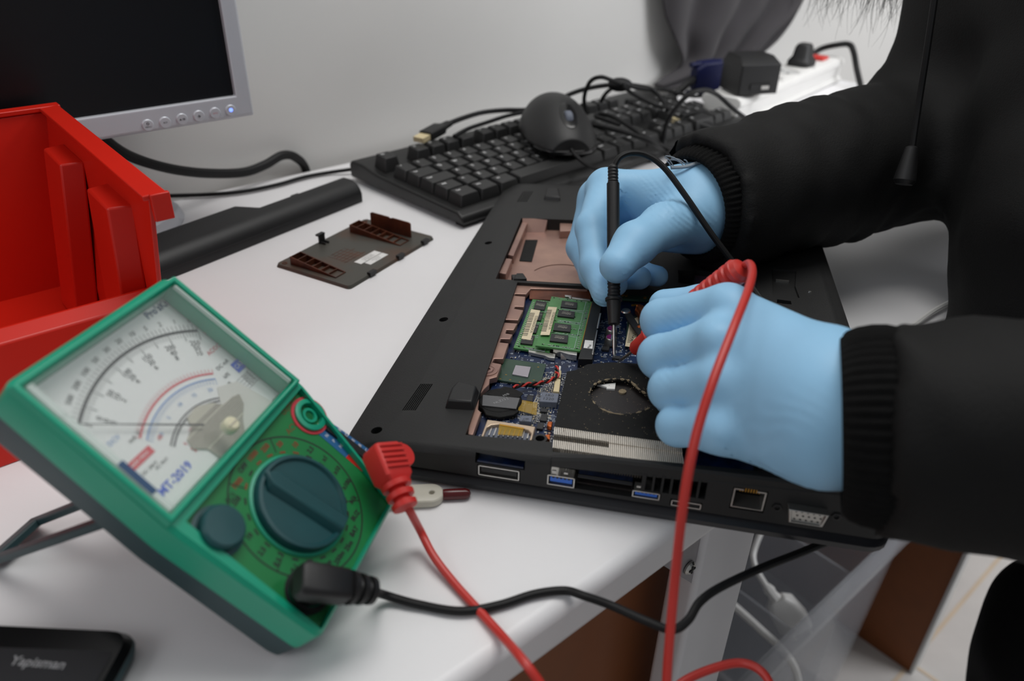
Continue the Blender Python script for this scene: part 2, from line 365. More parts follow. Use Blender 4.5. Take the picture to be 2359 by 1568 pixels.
# ================================================================== desk
desk = thing('desk', 'white laminate desk carrying the open laptop, with brown side boards and a steel leg', 'desk', T_((.2, .45, -.74)))
B(DESK).box((-.95, .141, -.026), (1.15, WN-.0125, 0), 'desk').build('desktop', desk, bevel=.006, seg=3, world=True)
lg = B(DESK).prism(rrect(.270, .326, .152, .172, .004), -.735, -.026, 'legpaint').build('leg', desk, world=True)
o = B(DESK).prism([(.2305, -.026), (.2335, -.041), (.270, -.083), (.272, -.083), (.272, -.026)], -.158, -.155, 'bracket', RX(PI/2)).build('leg_bracket', desk, world=True)
sc = B(DESK @ T_(tuple((0.2632,0.1545,-0.0652))) @ RX(PI/2)); sc.lathe([(.0042, 0), (.0042, .001), (.003, .0022), (.0001, .0024)], 'steel', n=16); sc.box((-.0025, -.0005, .0022), (.0025, .0005, .0027), 'ink'); sc.box((-.0005, -.0025, .0022), (.0005, .0025, .0027), 'ink')
sc.build('screw', desk, world=True)
B(DESK).box((-.90, .19, -.74), (.39, .207, -.026), 'brown').build('modesty_board', desk, world=True)
sb = B(DESK).box((.922, .152, -.74), (.942, .66, -.026), 'brown').build('side_board', desk, world=True)
B(DESK).box((.920, .1475, -.74), (.944, .152, -.026), 'edge').build('edge_band', sb, world=True)
B(DESK).box((.34, .56, -.68), (.92, .575, -.05), 'olive').build('back_board', desk, world=True)

# storage box of clear plastic under the desk
bx = thing('storage_box', 'clear plastic storage box standing on the floor under the desk', 'box', DESK @ T_((.6, .33, -.74)))
X0, X1, Y0, Y1, ZT = -.165, .225, -.135, .10, .345
def shell(b, x0, x1, y0, y1, z0, z1, t, m, flare=.012):
    o0 = rrect(x0+flare, x1-flare, y0+flare, y1-flare, .02); o1 = rrect(x0, x1, y0, y1, .025); i1 = rrect(x0+t, x1-t, y0+t, y1-t, .024); i0 = rrect(x0+flare+t, x1-flare-t, y0+flare+t, y1-flare-t, .019)
    b.loft([[(*p, z0) for p in o0], [(*p, z1) for p in o1], [(*p, z1) for p in i1], [(*p, z0+t) for p in i0]], m)
b = B(); shell(b, X0, X1, Y0, Y1, 0, ZT, .003, 'clearplastic'); b.build('body', bx)
b = B(); o1 = rrect(X0-.012, X1+.012, Y0-.012, Y1+.012, .03); i1 = rrect(X0+.004, X1-.004, Y0+.004, Y1-.004, .024)
b.loft([[(*p, ZT-.012) for p in o1], [(*p, ZT) for p in o1], [(*p, ZT) for p in i1], [(*p, ZT-.012) for p in i1], [(*p, ZT-.012) for p in o1]], 'clearplastic', caps=False); b.build('rim', bx)
b = B(); b.box((-.02, Y0+.01, .01), (-.017, Y1-.01, ZT-.03), 'clearplastic'); b.box((.10, Y0+.01, .01), (.103, Y1-.01, ZT-.03), 'clearplastic'); b.build('divider', bx)
b = B(); b.tube(crom([(.17, Y1-.03, ZT+.004), (.13, Y1-.02, ZT+.012), (.10, Y1-.05, ZT+.004)], 6), .008, 'orange', 8); tag(b.build('orange_strap', None, bevel=0), 'orange strap lying inside the clear storage box under the desk', 'strap')
bpy.data.objects['orange_strap'].matrix_world = DESK @ T_((.6, .33, -.74)) @ T_(bpy.data.objects['orange_strap'].location)

# white power cord hanging under the desk
pc = thing('mains_lead', 'white power lead with a two-pin plug hanging over the clear storage box', 'power lead', T_((0.3179,0.5763,-0.4595)))
b = B(zbasis((0.2956,0.5864,-0.4236), (0.3332,0.5786,-0.4752), (1, 0, 0))); b.loft([[(x*s, y*s*.62, z) for x, y in rrect(-.02, .02, -.02, .02, .008)] for z, s in ((.012, .45), (.022, .8), (.05, .95), (.062, .85))], 'white'); b.build('plug', pc, world=True, bevel=.001)
for s in (-1, 1):
    b = B(zbasis((0.2956,0.5864,-0.4236), (0.3332,0.5786,-0.4752), (1, 0, 0))); b.tube([(s*.0095, 0, .062), (s*.0095, 0, .078)], .0022, 'metal', 8); b.build('pin', pc, world=True)
b = B(); b.tube(crom([(0.299,0.6515,-0.3739), (0.2816,0.6255,-0.3976), (0.2788,0.6087,-0.406), (0.2894,0.594,-0.4206), (0.3009,0.5866,-0.4329)], 8), .0036, 'white', 8); b.build('cable', pc, world=True)
b = B(); b.tube([(0.2908,0.5933,-0.4219), (0.2944,0.5908,-0.4259), (0.2974,0.5888,-0.4292), (0.3019,0.5859,-0.4341)], [.0045, .0065, .0055, .007], 'white', 8); b.build('strain_relief', pc, world=True)
b = B(); b.tube(crom([(0.22,0.5516,-0.3844), (0.2432,0.542,-0.4003), (0.2687,0.5306,-0.4192), (0.2943,0.5184,-0.4393), (0.3077,0.5045,-0.4623), (0.3076,0.4774,-0.5071)], 8), .0042, 'white', 8)
tag(b.build('white_cable'), 'thick white cable curving down in front of the clear storage box', 'cable')
b = B(); b.tube(crom([(0.2375,0.4131,0.004), (0.2606,0.4348,0.004), (0.285,0.4571,0.004), (0.3059,0.4731,0.004), (0.3545,0.5108,0.004)], 6), .0016, 'white', 6)
tag(b.build('thin_white_cable'), 'thin white cable on the desk right of the laptop', 'cable')

# ================================================================== monitor by the wall
MON = DESK @ T_((.06, .585, 0))
mn = thing('monitor', 'silver framed flat monitor with a dark screen against the wall', 'monitor', MON)
# local x: along the wall, y: towards the wall, z up; right edge x=.178, bottom z=.0885
mx0, mx1, mz0, mz1 = -.198, .1755, .0875, .385
b = B(); fr = 0
o_ = [(mx0, mz0), (mx1, mz0), (mx1, mz1), (mx0, mz1)]; i_ = [(mx0+.0125, mz0+.0165), (mx1-.0125, mz0+.0165), (mx1-.0125, mz1-.0125), (mx0+.0125, mz1-.0125)]
b.loft([[(x, .045, z) for x, z in o_], [(x, .0, z) for x, z in o_], [(x, -.003, z) for x, z in [(x-.002*(1 if x > 0 else -1), z+.002*(1 if z < .2 else -1)) for x, z in o_]], [(x, -.003, z) for x, z in i_], [(x, .003, z) for x, z in i_]], 'silverplastic'); b.build('frame', mn, bevel=.001)
B().box((mx0+.012, .0015, mz0+.016), (mx1-.012, .004, mz1-.012), 'screen').build('screen', mn)
B().box((mx0+.03, .045, mz0+.03), (mx1-.03, .075, mz1-.04), 'silverplastic').build('back_housing', mn, bevel=.01)
B().box((-.055, .03, .008), (.035, .05, .2), 'silverplastic').build('neck', mn, bevel=.006)
b = B(); b.lathe([(.126, 0), (.128, .004), (.125, .012), (.113, .016), (.04, .02), (.001, .02)], 'silverplastic', T_((-.005, .052, 0)) @ Matrix.Diagonal((1, .44, 1, 1)), 56); b.build('base', mn, bevel=.001)
for k, (px, py) in enumerate([(340, 288), (380, 282), (419, 274), (458, 267), (495, 260), (531, 254)]):
    c = [(0.1559,0.582,0.0931), (0.168,0.582,0.0931), (0.1802,0.582,0.0936), (0.1927,0.582,0.0939), (0.2049,0.582,0.0942), (0.217,0.582,0.0944)][k]
    b = B(T_((c[0]-.06, -.0028, c[2])) @ RX(PI/2)); b.lathe([(.0042, -.001), (.0042, .0006), (.0036, .0012), (.0001, .0012)], 'silverplastic', n=20)
    if k == 0: b.text('MENU', .0016, 'ink', T_((0, -.0012, .0013))); b.ring((0, .0012, .0012), .0008, .0003, .0002, 'ink', 12)
    if k == 1: b.text('A/V', .002, 'ink', T_((0, 0, .0013)))
    if k == 2: b.prism([(-.002, -.0006), (-.0006, -.0006), (-.0013, .0008)], .0012, .0014, 'ink'); b.text('/', .002, 'ink', T_((0, 0, .0013))); b.ring((.0013, 0, .0012), .0006, .0003, .0002, 'ink', 10)
    if k == 3: b.ring((0, 0, .0012), .0009, .0003, .0002, 'ink', 4); b.box((-.0005, -.0001, .0012), (.0005, .0001, .0014), 'ink')
    if k == 4: b.text('AUTO', .0013, 'inkred', T_((0, 0, .0013)))
    if k == 5: b.disc((0, .0004, .0011), .0014, .0003, 'led', 12)
    ob = b.build('button', mn)
    if k == 5: ob['label'] = 'power button with a blue light'
b = B(DESK); b.tube(crom([(0.1254,0.615,0.0916), (0.1394,0.622,0.0706), (0.1571,0.632,0.0546), (0.1851,0.645,0.0378), (0.2161,0.656,0.0251), (0.2502,0.666,0.0162), (0.2739,0.672,0.0168), (0.2941,0.677,0.0207), (0.3087,0.681,0.0152), (0.3216,0.6885,-0.0023), (0.3226,0.69,-0.0383)], 8), .0042, 'cable', 10)
tag(b.build('thick_monitor_cable'), 'thick black cable looping from the monitor down behind the desk', 'cable')
b = B(); b.tube(crom([(-0.3272,0.6364,0.003), (-0.3053,0.639,0.003), (-0.2727,0.6444,0.003), (-0.2449,0.654,0.003), (-0.2192,0.674,0.003), (-0.2005,0.6957,0.003), (-0.1791,0.7109,0.003), (-0.1526,0.7155,0.006)], 6), .0019, 'cable', 8)
tag(b.build('keyboard_cable'), 'thin black cable lying along the back of the desk from bin to keyboard', 'cable')

# ================================================================== curtain
b = B(); L = [(0.7642,0.672,0.3082), (0.7916,0.672,0.2172), (0.8222,0.672,0.1216), (0.8446,0.672,0.0811), (0.8682,0.672,0.0445), (0.8522,0.672,0.0295), (0.8212,0.672,0.0199)]
R = [(1.2581,0.672,0.3337), (1.2128,0.672,0.2144), (1.1494,0.672,0.1001), (1.1036,0.672,0.0598), (1.0484,0.672,0.0295), (0.9462,0.672,0.0122), (0.8296,0.672,0.0126)]
L = [(.80, .672, 1.55), (.80, .672, .9)]+L; R = [(1.70, .672, 1.55), (1.60, .672, .9)]+R
L = crom(L, 8); R = crom(R, 8); NS = 90; vs = []; fs = []
for i, (l, r) in enumerate(zip(L, R)):
    t = i/(len(L)-1); a = .015*(1-.4*t)
    for j in range(NS+1):
        s = j/NS; w = s+.5*t+.04*math.sin(5*s+2*t)
        q = math.sin(w*2*PI*4.3+.6)*.7+math.sin(w*2*PI*2.1+2+t)*.5
        vs.append((l[0]+(r[0]-l[0])*s+.004*math.cos(w*2*PI*4.3), l[1]+(r[1]-l[1])*s+a*q-.004, max(l[2]+(r[2]-l[2])*s, .004)))
n = NS+1
for i in range(len(L)-1):
    for j in range(NS): fs.append((i*n+j, i*n+j+1, (i+1)*n+j+1, (i+1)*n+j))
b = B(DESK); b.add(vs, fs, 'curtain'); cu = b.build('curtain', angle=80)
md = cu.modifiers.new('thick', 'SOLIDIFY'); md.thickness = .0022; md.offset = 0
tag(cu, 'dark grey curtain gathered to a tail on the desk by the wall', 'curtain')

# ================================================================== power strip, plugs and adapter
PS = DESK @ T_((.7956, .5174, 0)) @ RZ(math.atan2(.0578, .3288))
ps = thing('power_strip', 'long white power strip with a red switch at the back of the desk', 'power strip', PS)
prof = [(0, .0015), (.0, .006), (.004, .009), (.004, .022), (0, .025), (.001, .031), (.006, .034), (.044, .034), (.049, .031), (.050, .025), (.046, .022), (.046, .009), (.05, .006), (.05, .0015)]
b = B(); b.loft([[(x, y, z) for y, z in prof] for x in (0, .336)], 'white'); b.build('housing', ps, bevel=.0006)
for x in (.0, .336):
    b = B(); b.loft([[(x+q, .025+(y-.025)*1.03, z*1.02) for y, z in prof] for q in (-.004, .004)], 'white'); b.build('end_cap', ps, bevel=.001)
for x in (.07, .125, .18, .235):
    b = B(T_((x, .025, .0338))); b.ring((0, 0, 0), .0195, .003, .0014, 'white', 28); b.disc((0, 0, 0), .018, .0004, 'edge', 24)
    for s in (-1, 1): b.disc((s*.0068, s*.0068, .0004), .0026, .0002, 'ink', 10)
    b.build('socket', ps)
B().box((.288, .014, .034), (.312, .036, .0385), 'switch').build('switch', ps, bevel=.0015)
c = (0.9907,0.5717,0.036)
b0 = PS.inverted() @ DESK @ Vector(c)
pp = thing('black_mains_plug', 'black mains plug in the power strip with a cable arching right', 'plug', PS @ T_((.235, .025, .0356)))
b = B(); b.loft([[(x, y, z) for x, y in rrect(-w, w, -w*.8, w*.8, w*.4)] for z, w in ((0, .019), (.006, .019), (.012, .014), (.024, .012), (.028, .009))], 'black'); b.build('plug_body', pp, bevel=.0008)
b = B(); b.tube(crom([(0.4091,1.1722,0.0229), (0.4241,1.178,0.0325), (0.4416,1.1848,0.0437), (0.4595,1.1774,0.0509), (0.4763,1.173,0.0532), (0.4812,1.1626,0.0457), (0.4868,1.1491,0.0234), (0.487,1.1194,0.0034)], 8), .0042, 'cable', 8); b.build('cable', pp, world=True)
AD = DESK @ T_((0.8207,0.5171,0.0365)) @ RZ(-.42)
ad = thing('power_adapter', 'black boxy power adapter resting on the white power strip beside the curtain', 'adapter', AD)
b = B(); b.loft([[(x, y, z) for x, y in rrect(-.026, .026, -.003, .042, .002)] for z in (0, .033)]+[[(x, y, .041) for x, y in rrect(-.022, .022, .010, .040, .002)]], 'black'); b.build('adapter_body', ad, bevel=.001)
b = B(); b.box((-.012, -.0045, .006), (.014, -.003, .012), 'casedark'); b.box((.002, -.0052, .006), (.012, -.0045, .010), 'metal'); b.build('socket_inset', ad)
VG = DESK @ T_((0.8318,0.6,0.0403)) @ RZ(-.1)
vg = thing('video_connector', 'blue video cable connector with a metal end lying by the curtain tail', 'connector', VG)
b = B(); b.loft([[(x, y, z) for y, z in rrect(-.010*s, .010*s, -.020*s, .019*s, .004)] for x, s in ((-.022, .62), (-.012, 1), (.018, 1))], 'navy'); b.build('hood', vg, bevel=.001)
b = B(); b.loft([[(x, y, z) for y, z in rrect(-.006, .006, -.013, .013, .004)] for x in (.018, .027)], 'metal'); b.build('metal_shell', vg)
for s in (-1, 1):
    b = B(); b.tube([(-.03, 0, s*.0165), (.024, 0, s*.0165)], .003, 'navy', 8); b.build('thumbscrew', vg)
b = B(); b.tube(crom([(-.02, 0, 0), (-.035, -.004, -.004), (-.055, -.004, -.014), (-.085, .004, -.022), (-.12, .012, -.020)], 6), .0042, 'cable', 8); b.build('cable', vg)

# ================================================================== loose cables on and around the keyboard
def cable(name, pts, r, label, ends=None):
    b = B(); b.tube(crom(pts, 7), r, 'cable', 8); return tag(b.build(name), label, 'cable')
ua = thing('usb_cable', 'black USB cable whose plug lies on the back left edge of the keyboard', 'cable', T_((-0.0832,0.7475,0.034)))
b = B(); b.tube(crom([(-0.0766,0.7536,0.036), (-0.0688,0.7669,0.037), (-0.0541,0.7918,0.037), (-0.0365,0.8132,0.037), (-0.0139,0.8241,0.037), (0.0111,0.8247,0.038), (0.036,0.8314,0.043), (0.0573,0.8409,0.052), (0.0805,0.846,0.058), (0.1062,0.8524,0.06), (0.1332,0.8749,0.054), (0.1558,0.8983,0.044), (0.166,0.8743,0.034), (0.1645,0.8523,0.034)], 7), .0026, 'cable', 8); b.build('cable', ua, world=True)
UX = basis((-0.0835,0.7426,0.0345), Vector((-0.0736,0.7603,0.036))-Vector((-0.0835,0.7426,0.0345)), (0, 0, 1))
b = B(UX); b.loft([[(x, y*s, z*s) for y, z in rrect(-.0075, .0075, -.0045, .0045, .002)] for x, s in ((-.010, 1), (.014, 1), (.02, .6), (.032, .5))], 'black'); b.build('plug_grip', ua, world=True, bevel=.0006)
B(UX).box((-.022, -.006, -.0023), (-.010, .006, .0023), 'beige').build('metal_plug', ua, world=True)
ub = thing('usb_cable', 'black USB cable whose plug lies by the keyboard right end near the sleeve', 'cable', T_((0.2005,0.8703,0.012)))
UX = basis((0.2006,0.8668,0.014), Vector((0.2133,0.8627,0.012))-Vector((0.2006,0.8668,0.014)), (0, 0, 1))
b = B(UX); b.loft([[(x, y*s, z*s) for y, z in rrect(-.011, .011, -.0075, .0075, .003)] for x, s in ((-.014, 1), (.012, 1), (.024, .5), (.034, .35))], 'black'); b.build('plug_grip', ub, world=True, bevel=.0006)
B(UX).box((-.026, -.008, -.004), (-.014, .008, .004), 'beige').build('metal_plug', ub, world=True)
b = B(); b.tube(crom([(0.2128,0.8626,0.012), (0.2208,0.8632,0.01), (0.2284,0.8579,0.006), (0.2316,0.8307,0.004), (0.2342,0.7838,0.003)], 7), .0024, 'cable', 8); b.build('cable', ub, world=True)
cable('looped_cable', [(0.074,0.8349,0.034), (0.0708,0.8332,0.05), (0.073,0.8059,0.072), (0.082,0.7938,0.08), (0.0957,0.8082,0.074), (0.1097,0.8277,0.066), (0.1402,0.8794,0.05), (0.1707,0.9242,0.04), (0.1972,0.9463,0.03), (0.2235,0.979,0.02), (0.2574,1.0219,0.014), (0.2894,1.0415,0.012)], .0022, 'black cable rising in a tall loop behind the mouse and running to the adapter')
b = B(); b.ball((0.1078,0.8347,0.064), .009, 'cable', 8, (1.5, 1, .8)); tag(b.build('cable_tie'), 'black tie bundling the cables above the far end of the keyboard', 'cable tie')
cable('arched_cable', [(0.1576,0.7805,0.006), (0.1555,0.7981,0.012), (0.1553,0.8017,0.03), (0.1621,0.797,0.05), (0.1747,0.7988,0.064), (0.1925,0.8105,0.066), (0.2126,0.8316,0.056), (0.2338,0.8369,0.04), (0.2641,0.8528,0.02), (0.2809,0.8415,0.01)], .0025, 'black cable arching high over the right end of the keyboard')
cable('slack_cable', [(-0.0611,0.7375,0.033), (-0.0481,0.7548,0.036), (-0.0294,0.7769,0.037), (-0.0097,0.8028,0.037), (0.0131,0.8245,0.036), (0.0367,0.8389,0.034)], .0021, 'thin black cable lying along the back keys left of the mouse')
cable('double_cable', [(0.0627,0.7867,0.036), (0.0751,0.7798,0.036), (0.0907,0.7693,0.036), (0.1124,0.7531,0.035), (0.1331,0.7493,0.028), (0.1504,0.7729,0.012), (0.1579,0.7686,0.006)], .0024, 'black cable crossing the keys from the mouse to the black sleeve')
cable('hairpin_cable', [(0.1053,0.786,0.035), (0.0895,0.7977,0.037), (0.0821,0.8097,0.037), (0.0873,0.8164,0.038), (0.1011,0.802,0.038), (0.1142,0.7697,0.037), (0.1272,0.7548,0.032), (0.1467,0.7775,0.018), (0.1634,0.7939,0.01), (0.1808,0.8165,0.01), (0.204,0.8504,0.01)], .0022, 'black cable with a hairpin bend on the keys right of the mouse')
cable('bent_cable', [(0.1795,0.8464,0.03), (0.1971,0.8739,0.026), (0.2221,0.9016,0.02), (0.2375,0.9111,0.016), (0.2401,0.9061,0.014), (0.2343,0.8971,0.01), (0.225,0.885,0.006)], .0022, 'black cable with a sharp bend beside the keyboard right end')
cable('tail_cable', [(0.1092,0.8227,0.066), (0.1203,0.8367,0.056), (0.135,0.8521,0.046), (0.1506,0.8704,0.036), (0.1634,0.8716,0.032)], .0022, 'short black cable end hanging from the cable tie onto the far keys')
cable('drooping_cable', [(0.1076,0.8331,0.064), (0.0998,0.8599,0.052), (0.0954,0.8771,0.04), (0.0942,0.8811,0.034)], .0022, 'short black cable dropping from the cable tie to the rear keys')

# ================================================================== red stacking bin
BIN = DESK @ T_((0, .46, 0))
bn = thing('storage_bin', 'red plastic open-front storage bin behind the green meter', 'bin', BIN)
w = .0024
b = B()
def bl(x0, x1, y0, y1): return [(x0, y0), (x1, y0), (x1, y1), (x0, y1)]
# right wall, left wall, back wall, floor, front lip as one moulded shell
def wallp(sg):
    prof = [(-.083, .0), (-.078, .062), (-.090, .116), (.106, .116), (.098, 0)]
    def xx(y, z): v = (.0885-.0165*(y+.085)/.183)*(1-z/.116)+.0945*z/.116; return v if sg > 0 else -.077-v
    out = [(xx(y, z), y, z) for y, z in prof]; inn = [(x-sg*w, y, z) for x, y, z in out]
    b.loft([inn, out] if sg > 0 else [out, inn], 'red')
wallp(1); wallp(-1)
b.loft([[(-.150, .098, 0), (.073, .098, 0), (.0945, .106, .116), (-.1715, .106, .116)], [(-.150, .0955, 0), (.073, .0955, 0), (.0945, .1035, .116), (-.1715, .1035, .116)]], 'red')
b.prism([(-.165, -.085), (.088, -.085), (.0725, .098), (-.150, .098)], 0, w, 'red')
b.build('body', bn, bevel=.0006)
b = B(); b.loft([[(x, y, z) for y, z in [(-.0865, 0), (-.0845, 0), (-.0685, .052), (-.062, .054), (-.060, .0585), (-.066, .0615), (-.076, .058)]] for x in (-.164, .0895)], 'red'); b.build('front_lip', bn, bevel=.001)
b = B()
rim = [(.0925, -.094, .1125), (.0925, .107, .1125), (-.1695, .107, .1125), (-.1695, -.094, .1125)]
b.loft([[(x-.0035, y, .119), (x-.0035, y, .1165), (x+.006, y, .1165), (x+.0075, y, .109), (x+.0085, y, .1095), (x+.0075, y, .1195)] for x, y in ((.0925, -.0925), (.0925, .108))], 'red')
b.loft([[(x+.0035, y, .119), (x+.0035, y, .1165), (x-.006, y, .1165), (x-.0075, y, .109), (x-.0085, y, .1095), (x-.0075, y, .1195)][::-1] for x, y in ((-.1695, -.0925), (-.1695, .108))], 'red')
b.box((-.178, .102, .1165), (.101, .111, .1195), 'red'); b.box((.092, -.0945, .106), (.101, -.0915, .1195), 'red')
b.build('rim', bn, bevel=.001)
for y0, y1, zt in ((.028, .072, .1035), (-.058, -.016, .1035)):
    b = B(); xo = lambda z, ym=(y0+y1)/2: (.0885-.0165*(ym+.085)/.183)*(1-z/.116)+.0945*z/.116
    b.loft([[(xo(z)-w+.0018, y0, z), (xo(z)-w+.0018, y1, z), (xo(z)-.013, y1-.003, z), (xo(z)-.013, y0+.003, z)] for z in (.0026, zt)], 'red'); b.build('rib', bn, bevel=.0012)
b = B(BIN); b.loft([[(-.05, -.045, .0035), (.004, -.050, .0035), (.000, -.020, .016), (-.05, -.015, .020)], [(-.05, -.045, .0045), (.004, -.050, .0045), (.000, -.020, .017), (-.05, -.015, .021)]], 'pink')
tag(b.build('paper_slip'), 'pink and white paper slip inside the red bin', 'paper')

# ================================================================== laptop battery pack
BAT = DESK @ T_((.3188, .575, 0)) @ RZ(math.atan2(-.254, -.967))      # x runs back to the bin, -y towards the wall
bt = thing('battery_pack', 'long black laptop battery pack lying between the red bin and the keyboard', 'battery', BAT)
def bsec(wd, ch): return [(0, .0), (0, .008), (-.002, .0125), (-.006, .0165), (-.011, .0182), (-wd+ch, .0182), (-wd, .0182-ch), (-wd, .001), (-wd+.001, 0)]
xs = [(0, .022), (.0015, .0225), (.093, .0225), (.103, .040), (.22, .040), (.222, .039)]
b = B(); b.loft([[(x, y, z) for y, z in bsec(wd, .001)] for x, wd in xs], 'black'); b.build('body', bt, bevel=.0006)
B().box((.050, -.0255, .004), (.058, -.022, .0172), 'black').build('latch_tab', bt, bevel=.0005)
B().box((.002, .0000, .0072), (.221, .0004, .0078), 'casedark').build('seam', bt)

# ================================================================== access cover plate
CV = DESK @ T_((.2242, .4337, 0)) @ RZ(math.atan2(.343, .939))
cvp = thing('access_cover', 'laptop access cover lying upside down with coppery ribs and a white sticker', 'cover', CV)
b = B(); b.prism(rrect(0, .1046, 0, .0706, .003), 0, .0024, 'cover', top=rrect(.0008, .1038, .0008, .0698, .003)); b.build('plate', cvp)
def wedge(nm, x0, x1, y0, y1, h0, h1, ncell):
    b = B(); t = .0007; dy = (y1-y0)/ncell
    zz = lambda y: .0024+h0+(h1-h0)*(y-y0)/(y1-y0)
    for x in (x0, x1-t): b.loft([[(x, y0, .002), (x+t, y0, .002), (x+t, y1, .002), (x, y1, .002)], [(x, y0, zz(y0)), (x+t, y0, zz(y0)), (x+t, y1, zz(y1)), (x, y1, zz(y1))]], 'copperdark')
    for i in range(ncell+1):
        y = min(y0+dy*i, y1-t); b.box((x0, y, .002), (x1, y+t, zz(y)), 'copperdark')
    return b.build(nm, cvp)
wedge('rib_box', .0055, .0165, .017, .060, .0006, .0062, 6); wedge('rib_box', .0745, .0865, .012, .062, .0006, .0066, 7)
b = B(); b.prism([(.0145, 0), (.0545, 0), (.0545, .0125), (.053, .0135), (.036, .0132), (.0355, .0125), (.033, .0125), (.0325, .0132), (.016, .0128), (.0145, .0118)], -.0005, .0005, 'copperdark', T_((.0925, 0, .002)) @ Matrix(((0, 0, 1, 0), (1, 0, 0, 0), (0, 1, 0, 0), (0, 0, 0, 1)))); b.build('upright_tab', cvp)
b = B(); b.box((.0445, .0665, .002), (.0505, .0680, .0085), 'black'); b.box((.0440, .0665, .0085), (.0510, .0700, .0098), 'black'); b.box((.045, .062, .002), (.046, .0665, .004), 'black'); b.box((.049, .062, .002), (.050, .0665, .004), 'black'); b.build('clip', cvp)
for x in (.022, .056, .088): B().prism([(x, -.0012), (x+.007, -.0012), (x+.007, .002), (x, .002)], .0012, .0042, 'black').build('edge_clip', cvp)
b = B(); b.box((.033, .0165, .0024), (.057, .0232, .0026), 'sticker'); b.box((.036, .0100, .0024), (.057, .0158, .0026), 'sticker')
b.mats[0] = 'white'; b.build('sticker', cvp)
b = B()
for k, y in enumerate((.0213, .0195, .0178)): b.text(['40GAB6700-F600', 'MADE IN CHINA', 'PC+ABS REV 1.0'][k], .0016, 'ink', T_((.045, y, .00262)))
for k, y in enumerate((.0138, .0118)): b.text(['AP0N2000400', '12-07-18 B'][k], .0015, 'ink', T_((.0465, y, .00262)))
b.build('sticker_print', cvp)
b = B()
for k in range(6): b.box((.028+.001*k, .028+k*.0034, .0024), (.052-.003*(k % 3), .0286+k*.0034, .00245), 'copperdark')
for k in range(5): b.box((.030+k*.0045, .027, .0024), (.0303+k*.0045, .046, .00245), 'copperdark')
b.build('moulded_lines', cvp)
for x, y in ((.0045, .065), (.0985, .066)): B().ring((x, y, .0024), .0016, .0009, .0003, 'copperdark', 14).build('screw_hole', cvp)

# ================================================================== handheld device at the front corner
HD = thing('handheld_device', 'black handheld device with grey lettering at the bottom left corner', 'device', T_((-.165, .16, 0)))
q = [(-0.135,0.184,0.01), (-0.2062,0.1858,0.01), (-0.2028,0.1494,0.01), (-0.1357,0.1512,0.01)]
def rpoly(q, r, k=5):
    out = []; n = len(q)
    for i in range(n):
        p = Vector(q[i][:2]); a = Vector(q[i-1][:2])-p; c = Vector(q[(i+1) % n][:2])-p; a.normalize(); c.normalize(); p0 = p+a*r; p1 = p+c*r
        for j in range(k+1):
            t = j/k; out.append(tuple(p0*(1-t)**2+p*2*t*(1-t)+p1*t*t))
    return out
def inset(P, d):
    c = Vector((sum(p[0] for p in P)/len(P), sum(p[1] for p in P)/len(P))); return [tuple(Vector(p)-(Vector(p)-c).normalized()*d) for p in P]
P0 = rpoly(q, .008)
b = B(); b.loft([[(*p, 0) for p in inset(P0, .001)], [(*p, .0035) for p in P0], [(*p, .0075) for p in P0], [(*p, .010) for p in inset(P0, .0025)]], 'blackgloss'); b.build('housing', HD, world=True)
b = B(); b.loft([[(*p, .0034) for p in P0], [(*p, .0056) for p in [tuple(Vector(x)*1.0) for x in inset(P0, -.0005)]], [(*p, .0072) for p in P0]], 'slate'); b.build('side_band', HD, world=True)
qq = [(-0.1394,0.1742,0.0102), (-0.1992,0.175,0.0102), (-0.2026,0.1493,0.0102), (-0.1405,0.1509,0.0102)]
b = B(); b.prism(rpoly(qq, .003), .0100, .0102, 'lid'); b.build('screen', HD, world=True)
b = B(); a_, c_ = Vector((-0.1761,0.1696,0.0104)), Vector((-0.1505,0.1679,0.0104)); b.text('Yapisman', .0052, 'mark', basis((a_+c_)/2, c_-a_, (0, 0, 1)), bold=.00012); b.build('lettering', HD, world=True)

# ================================================================== plastic tool with a dark red tip
TL = T_((-.0356, .2668, 0)) @ RZ(.10)
tl = thing('plastic_tool', 'milky plastic strip with a hole and a dark red tip beside the laptop edge', 'tool', TL)
o = B().prism(rrect(-.050, .0055, -.0062, .0062, .006, 8), .0005, .0045, 'milky').build('strip', tl, bevel=.0006)
cut(o, B().lathe([(.0013, -.01), (.0013, .02)], 'milky', n=16))
b = B(T_((.0052, 0, .0026)) @ RY(PI/2)); b.lathe([(.0024, 0), (.0026, .001), (.0026, .0105), (.0018, .0124), (.0003, .013)], 'maroon', n=16); b.build('tip', tl)

# ================================================================== analogue multimeter
mt = thing('multimeter', 'green analogue multimeter propped up on its stand, with a white needle scale', 'multimeter', MET)
OUT = [(-0.0019,0.1306), (0.0789,0.1304), (0.086,0.0624), (0.073,-0.0001), (0.0022,-0.0016), (-0.003,0.0611)]
def rp(P, r): return rpoly([(*p, 0) for p in P], r)
OUT = rp(OUT, .004)
b = B(); b.loft([[(*p, -.030) for p in inset(OUT, .003)], [(*p, -.027) for p in inset(OUT, .001)], [(*p, -.015) for p in inset(OUT, .0004)]], 'slate'); b.build('back_case', mt)
body = B(); body.loft([[(*p, -.015) for p in OUT], [(*p, -.0018) for p in OUT], [(*p, 0) for p in inset(OUT, .0016)]], 'teal'); body = body.build('front_case', mt)
WIN = [(0.0006,0.1261), (0.0753,0.1258), (0.0802,0.0662), (0.0001,0.0659)]
PAN = [(0.0829,0.0616), (0.0711,0.0018), (0.0048,0.0003), (0.0027,0.0605)]
cut(body, B().prism(WIN, -.0095, .01, 'teal')); cut(body, B().prism(PAN, -.0042, .01, 'teal'))
